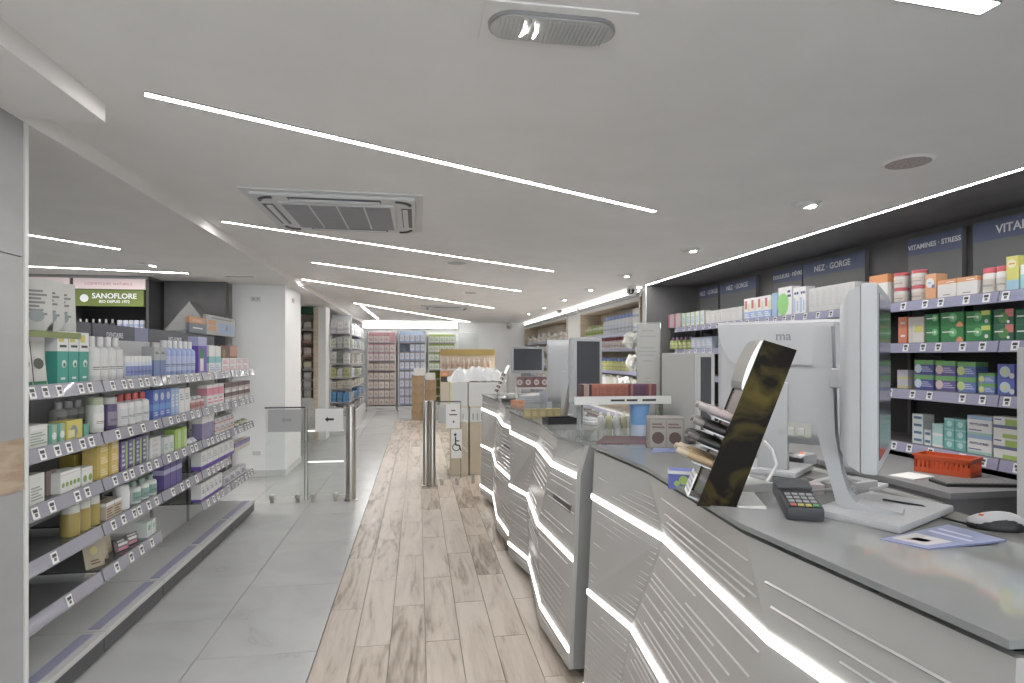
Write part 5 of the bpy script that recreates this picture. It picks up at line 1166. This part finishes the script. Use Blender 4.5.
# shelf of dark cartons under far monitor, bags of goods
fs = thing('carton_tray', 'low riser with round logo cartons under the far monitor', 'tray', (1.09, 5.55, CZ)); MB().box(-.17, .17, -.06, .08, .09, .1).obj('plate', WHITE, fs)
for x in (-.165, .155): MB().box(x, x+.01, -.05, .07, 0, .09).obj('leg', WHITE, fs)
for i in range(4): place('carton', carton_mesh(.075, .06, .1, (.2, .1, .1), (C_(.3, .5, .35, (.6, .58, .56)), C_(.3, .5, .2, (.35, .2, .2)))), (.97+.08*i, 5.55, CZ+.1), 0, 'dark carton with round logo under the far monitor', 'box', 'round logo cartons')
for i, (x, y, w_, h_, c) in enumerate(((.78, 5.1, .12, .03, (.05, .05, .06)), (.95, 5.0, .16, .06, (.5, .52, .56)), (1.12, 4.95, .14, .1, (.45, .48, .55)), (.8, 4.75, .06, .04, (.62, .25, .12)), (1.15, 4.7, .1, .16, (.2, .22, .2)), (1.0, 5.25, .2, .05, (.6, .6, .6)))):
    place('carton', carton_mesh(w_, .1, h_, c, (T_(.1, .9, .2, .8, lum(c, .8), 2),)), (x, y, CZ), .2*i, ['flat black case', 'grey blue pouch box', 'blue grey bag box', 'small orange carton', 'dark green tall box', 'white flat box'][i]+' on the counter by the parcels', 'box', None)
# mid counter small stuff behind tray
for i in range(7): bottle((1.0+.045*i, 3.15, CZ), 0, .018, .09, (.5, .5, .3) if i % 2 else (.62, .62, .6), (.66, .66, .64), None, 'bottle', 'small pale bottle behind the carton tray', 'bottle', 'small bottles behind the tray')

# ================================================================== gates
def clamp(t, x, y): return MB().lathe([(.022, 0), (.026, .01), (.026, .05), (.015, .06)], 14, M=TR(x, y, .06) @ Matrix.Rotation(PI/2, 4, 'X')).obj('clamp', STEEL, t, smooth=True)
gl = thing('entry_gate', 'glass entry gate with steel post and arrow sheet by the white column', 'gate', (-.69, 6.33, 0))
MB().lathe([(.07, 0), (.07, .008), (.05, .012), (.048, .97), (.046, .98)], 24).obj('post', STEEL, gl, smooth=True)
MB().box(-.45, -.07, -.005, .005, .07, .96).obj('glass_panel', GLASS, gl)
MB().box(-.84, -.46, -.005, .005, .06, .97).obj('glass_panel', GLASS, gl)
MB().box(-.85, -.455, -.012, .012, .965, .978).obj('top_rail', DGREY, gl)
for x in (-.465, -.435): MB().box(x, x+.008, -.006, .006, .02, .96).obj('panel_edge', mat('glass_edge', (.22, .24, .22), rough=.2), gl)
for x in (-.78, -.53, -.38, -.15): 
    clamp(gl, x, .03); MB().cbox(x-.02, x+.02, -.012, .012, 0, .04, .004).obj('floor_foot', STEEL, gl)
MB().tube([(-.15, 0, .06), (-.09, 0, .05), (-.06, 0, .05)], .006, 6).obj('hinge_arm', STEEL, gl)
for z, x0, x1 in ((.72, -.43, -.07), (.40, -.43, -.07)): MB().box(x0, x1, -.0075, -.0055, z, z+.018).obj('light_line', mat('glow_line', (.85, .85, .85), rough=.5, emit=.35), gl)  # bright lines across the gate glass, drawn as strips with a faint glow
def arrow(mb, x, z, s_, y):
    mb.face([(x-s_, y, z), (x-.3*s_, y, z-.6*s_), (x-.3*s_, y, z+.6*s_)]); mb.face([(x-.3*s_, y, z-.25*s_), (x+s_, y, z-.25*s_), (x+s_, y, z+.25*s_), (x-.3*s_, y, z+.25*s_)])
s1 = tag(MB().box(-.355, -.075, -.0095, -.008, .72, .955).obj('notice_sheet', PAPER, loc=(-.69, 6.33, 0)), 'white sheet with black left arrow taped to the gate', 'notice')
m_ = MB(); arrow(m_, -.215, .845, .045, -.0102); m_.obj('arrow', INK, s1, smooth='keep')
s2 = tag(MB().box(-.82, -.49, -.0095, -.008, .725, .955).obj('notice_sheet', mat('grey_paper', (.47, .48, .48), rough=.7), loc=(-.69, 6.33, 0)), 'grey sheet with faint arrow on the fixed gate glass', 'notice')
m_ = MB(); arrow(m_, -.64, .845, .05, -.0102); m_.obj('arrow', mat('faint_ink', (.36, .36, .37), rough=.6), s2, smooth='keep')
g2_ = thing('exit_gate', 'glass gate with paired steel posts and wheelchair sheet by the parcels', 'gate', (.12, 6.9, 0))
for x in (0, .075): MB().lathe([(.06, 0), (.06, .008), (.036, .012), (.034, .97), (.03, .98)], 20, M=TR(x-.03, 0, 0)).obj('post', STEEL, g2_, smooth=True)
MB().box(.09, .37, -.005, .005, .08, .96).obj('glass_panel', GLASS, g2_); MB().box(-.03, .375, -.01, .01, .962, .976).obj('top_rail', DGREY, g2_)
MB().box(.37, .378, -.007, .007, .08, .96).obj('panel_edge', mat('glass_edge'), g2_)
MB().box(.385, .6, .03, .04, .12, .9).obj('glass_panel', GLASS, g2_)
for x in (.15, .33): clamp(g2_, x, .03); MB().cbox(x-.02, x+.02, -.012, .012, 0, .04, .004).obj('floor_foot', STEEL, g2_)
MB().cbox(.5, .54, .02, .05, 0, .12, .004).obj('floor_foot', STEEL, g2_)
p1 = tag(MB().box(.11, .24, -.0095, -.008, .72, .93, M=TR(.12, 6.9, 0)).obj('notice_sheet', mat('grey_paper')), 'pale sheet at the post side of the exit gate', 'notice')
p2 = tag(MB().box(.2, .36, -.0125, -.011, .66, .94, M=TR(.12, 6.9, 0)).obj('notice_sheet', PAPER), 'white sheet with red black lines on the exit gate', 'notice')
MB().box(.38, .43, 6.8868, 6.8872, .86, .873).box(.36, .45, 6.8868, 6.8872, .81, .823).box(.40, .42, 6.8868, 6.8872, .725, .745).obj('print_line', INK, p2)
p3 = tag(MB().box(.26, .385, -.0155, -.013, .31, .645, M=TR(.12, 6.9, 0)).obj('notice_sheet', PAPER), 'white sheet with black wheelchair symbol on the exit gate', 'notice')
m_ = MB(); cx, cz_, yy = .44, .44, 6.8835
def bar(x0, z0, x1, z1, w_=.008):
    d = Vector((x1-x0, 0, z1-z0)).normalized(); n_ = Vector((-d.z, 0, d.x))*w_; a, b = Vector((x0, yy, z0)), Vector((x1, yy, z1)); m_.face([a-n_, b-n_, b+n_, a+n_])
for k in range(14):
    a0, a1 = 1.9+k*.31, 1.9+(k+1)*.31
    bar(cx+.042*math.cos(a0), cz_+.042*math.sin(a0), cx+.042*math.cos(a1), cz_+.042*math.sin(a1), .005)
bar(cx-.01, cz_+.12, cx-.005, cz_+.02); bar(cx-.005, cz_+.025, cx+.035, cz_+.02); bar(cx+.035, cz_+.02, cx+.055, cz_-.045); bar(cx-.01, cz_+.075, cx+.035, cz_+.07, .006)
m_.face([(cx-.012+.016*math.cos(t*PI/6), yy, cz_+.145+.016*math.sin(t*PI/6)) for t in range(12)]); m_.obj('wheelchair_symbol', INK, p3, smooth='keep')

# ================================================================== parcels and carton stacks
def parcel(x0, x1, y0_, y1_, z0, z1, m, lb, group=None, white=None, cat='box'):
    t = thing('parcel', lb, cat, ((x0+x1)/2, (y0_+y1_)/2, z0), 0, group); w, d, h = (x1-x0)/2, (y1_-y0_)/2, z1-z0
    MB().cbox(-w, w, -d, d, 0, h, .006).obj('carton_body', m, t)
    MB().box(-.025, .025, -d-.001, d, h*.985, h+.001).obj('tape', mat('parcel_tape', (.55, .48, .38), rough=.35), t)
    if white:
        MB().box(-w-.001, w+.001, -d-.0015, d, h*white, h*.985).obj('white_sleeve', mat('sleeve_white', (.66, .66, .65), rough=.5), t)
        m_ = MB()
        for k in range(3): m_.box(-w*.7+k*w*.5, -w*.55+k*w*.5, -d-.0025, -d-.0015, h*(white+.03), h*(white+.12))
        m_.obj('print_marks', GREYM, t)
    return t
parcel(.41, .625, 7.42, 7.8, 0, .86, CARDL, 'tall pale carton with white sleeve behind the exit gate', 'tall parcels', .78)
parcel(.645, .86, 7.42, 7.8, 0, .86, CARDL, 'tall tan carton with white sleeve beside the far counter', 'tall parcels', .78)
yp = parcel(.4, .62, 7.45, 7.85, .861, 1.17, mat('sleeve_white', (.66, .66, .65), rough=.5), 'white parcel with yellow strip stacked on tall carton', 'white parcels')
parcel(.63, 1.05, 7.45, 7.85, .861, 1.17, mat('sleeve_white'), 'white parcel stacked beside the yellow strip parcel', 'white parcels')
MB().box(.385, .4, 7.44, 7.47, .865, 1.18).obj('yellow_strip', mat('strip_yellow', (.55, .5, .08), rough=.5), yp, loc=-yp.location)
bm_ = bmesh.new(); bmesh.ops.create_grid(bm_, x_segments=26, y_segments=18, size=1)
for v_ in bm_.verts:
    e_ = max(abs(v_.co.x), abs(v_.co.y)); hgt = .13*(1-max(0, e_-.7)*3.3)+.09*noise.noise(v_.co*3)+.05*noise.noise(v_.co*8)
    v_.co = Vector((v_.co.x*.38, v_.co.y*.2, max(0, hgt)))
tag(MB().bm(bm_).obj('plastic_bag', mat('white_film', (.68, .69, .7), rough=.3), smooth=True, loc=(.76, 7.65, 1.1715)), 'crumpled white plastic bag lying on the parcels', 'bag')
z = 0
for i, h in enumerate((.22, .2, .22, .2, .2)):
    parcel(-.15+.01*(i % 2), .14, 13.95, 14.3, z, z+h-.001, CARD, 'brown carton in the tall stack by the far shelves', 'brown carton stack'); z += h
parcel(-.1, .16, 14.0, 14.2, z, z+.17, mat('sleeve_white'), 'white sign carton on top of the tall brown stack')
z = 0
for i, h in enumerate((.25, .22, .25, .22)):
    parcel(.165, .42, 13.9, 14.25, z, z+h-.001, CARD, 'brown carton in the shorter stack by the far shelves', 'short brown carton stack'); z += h
parcel(.18, .4, 13.95, 14.15, z, z+.16, mat('sleeve_white'), 'white carton on top of the shorter brown stack')
parcel(.45, .62, 11.75, 11.95, 0, .98, mat('cream_box', (.52, .47, .4), rough=.6), 'slim cream floor display next to golden header', None)
place('carton', carton_mesh(.165, .1, .22, (.6, .2, .06), (P_(0, 1, 0, .5, (.06, .05, .05)), T_(.2, .8, .6, .85, (.7, .5, .3), 2))), (.53, 11.85, .982), 0, 'orange and black carton on the slim cream display', 'box', None)
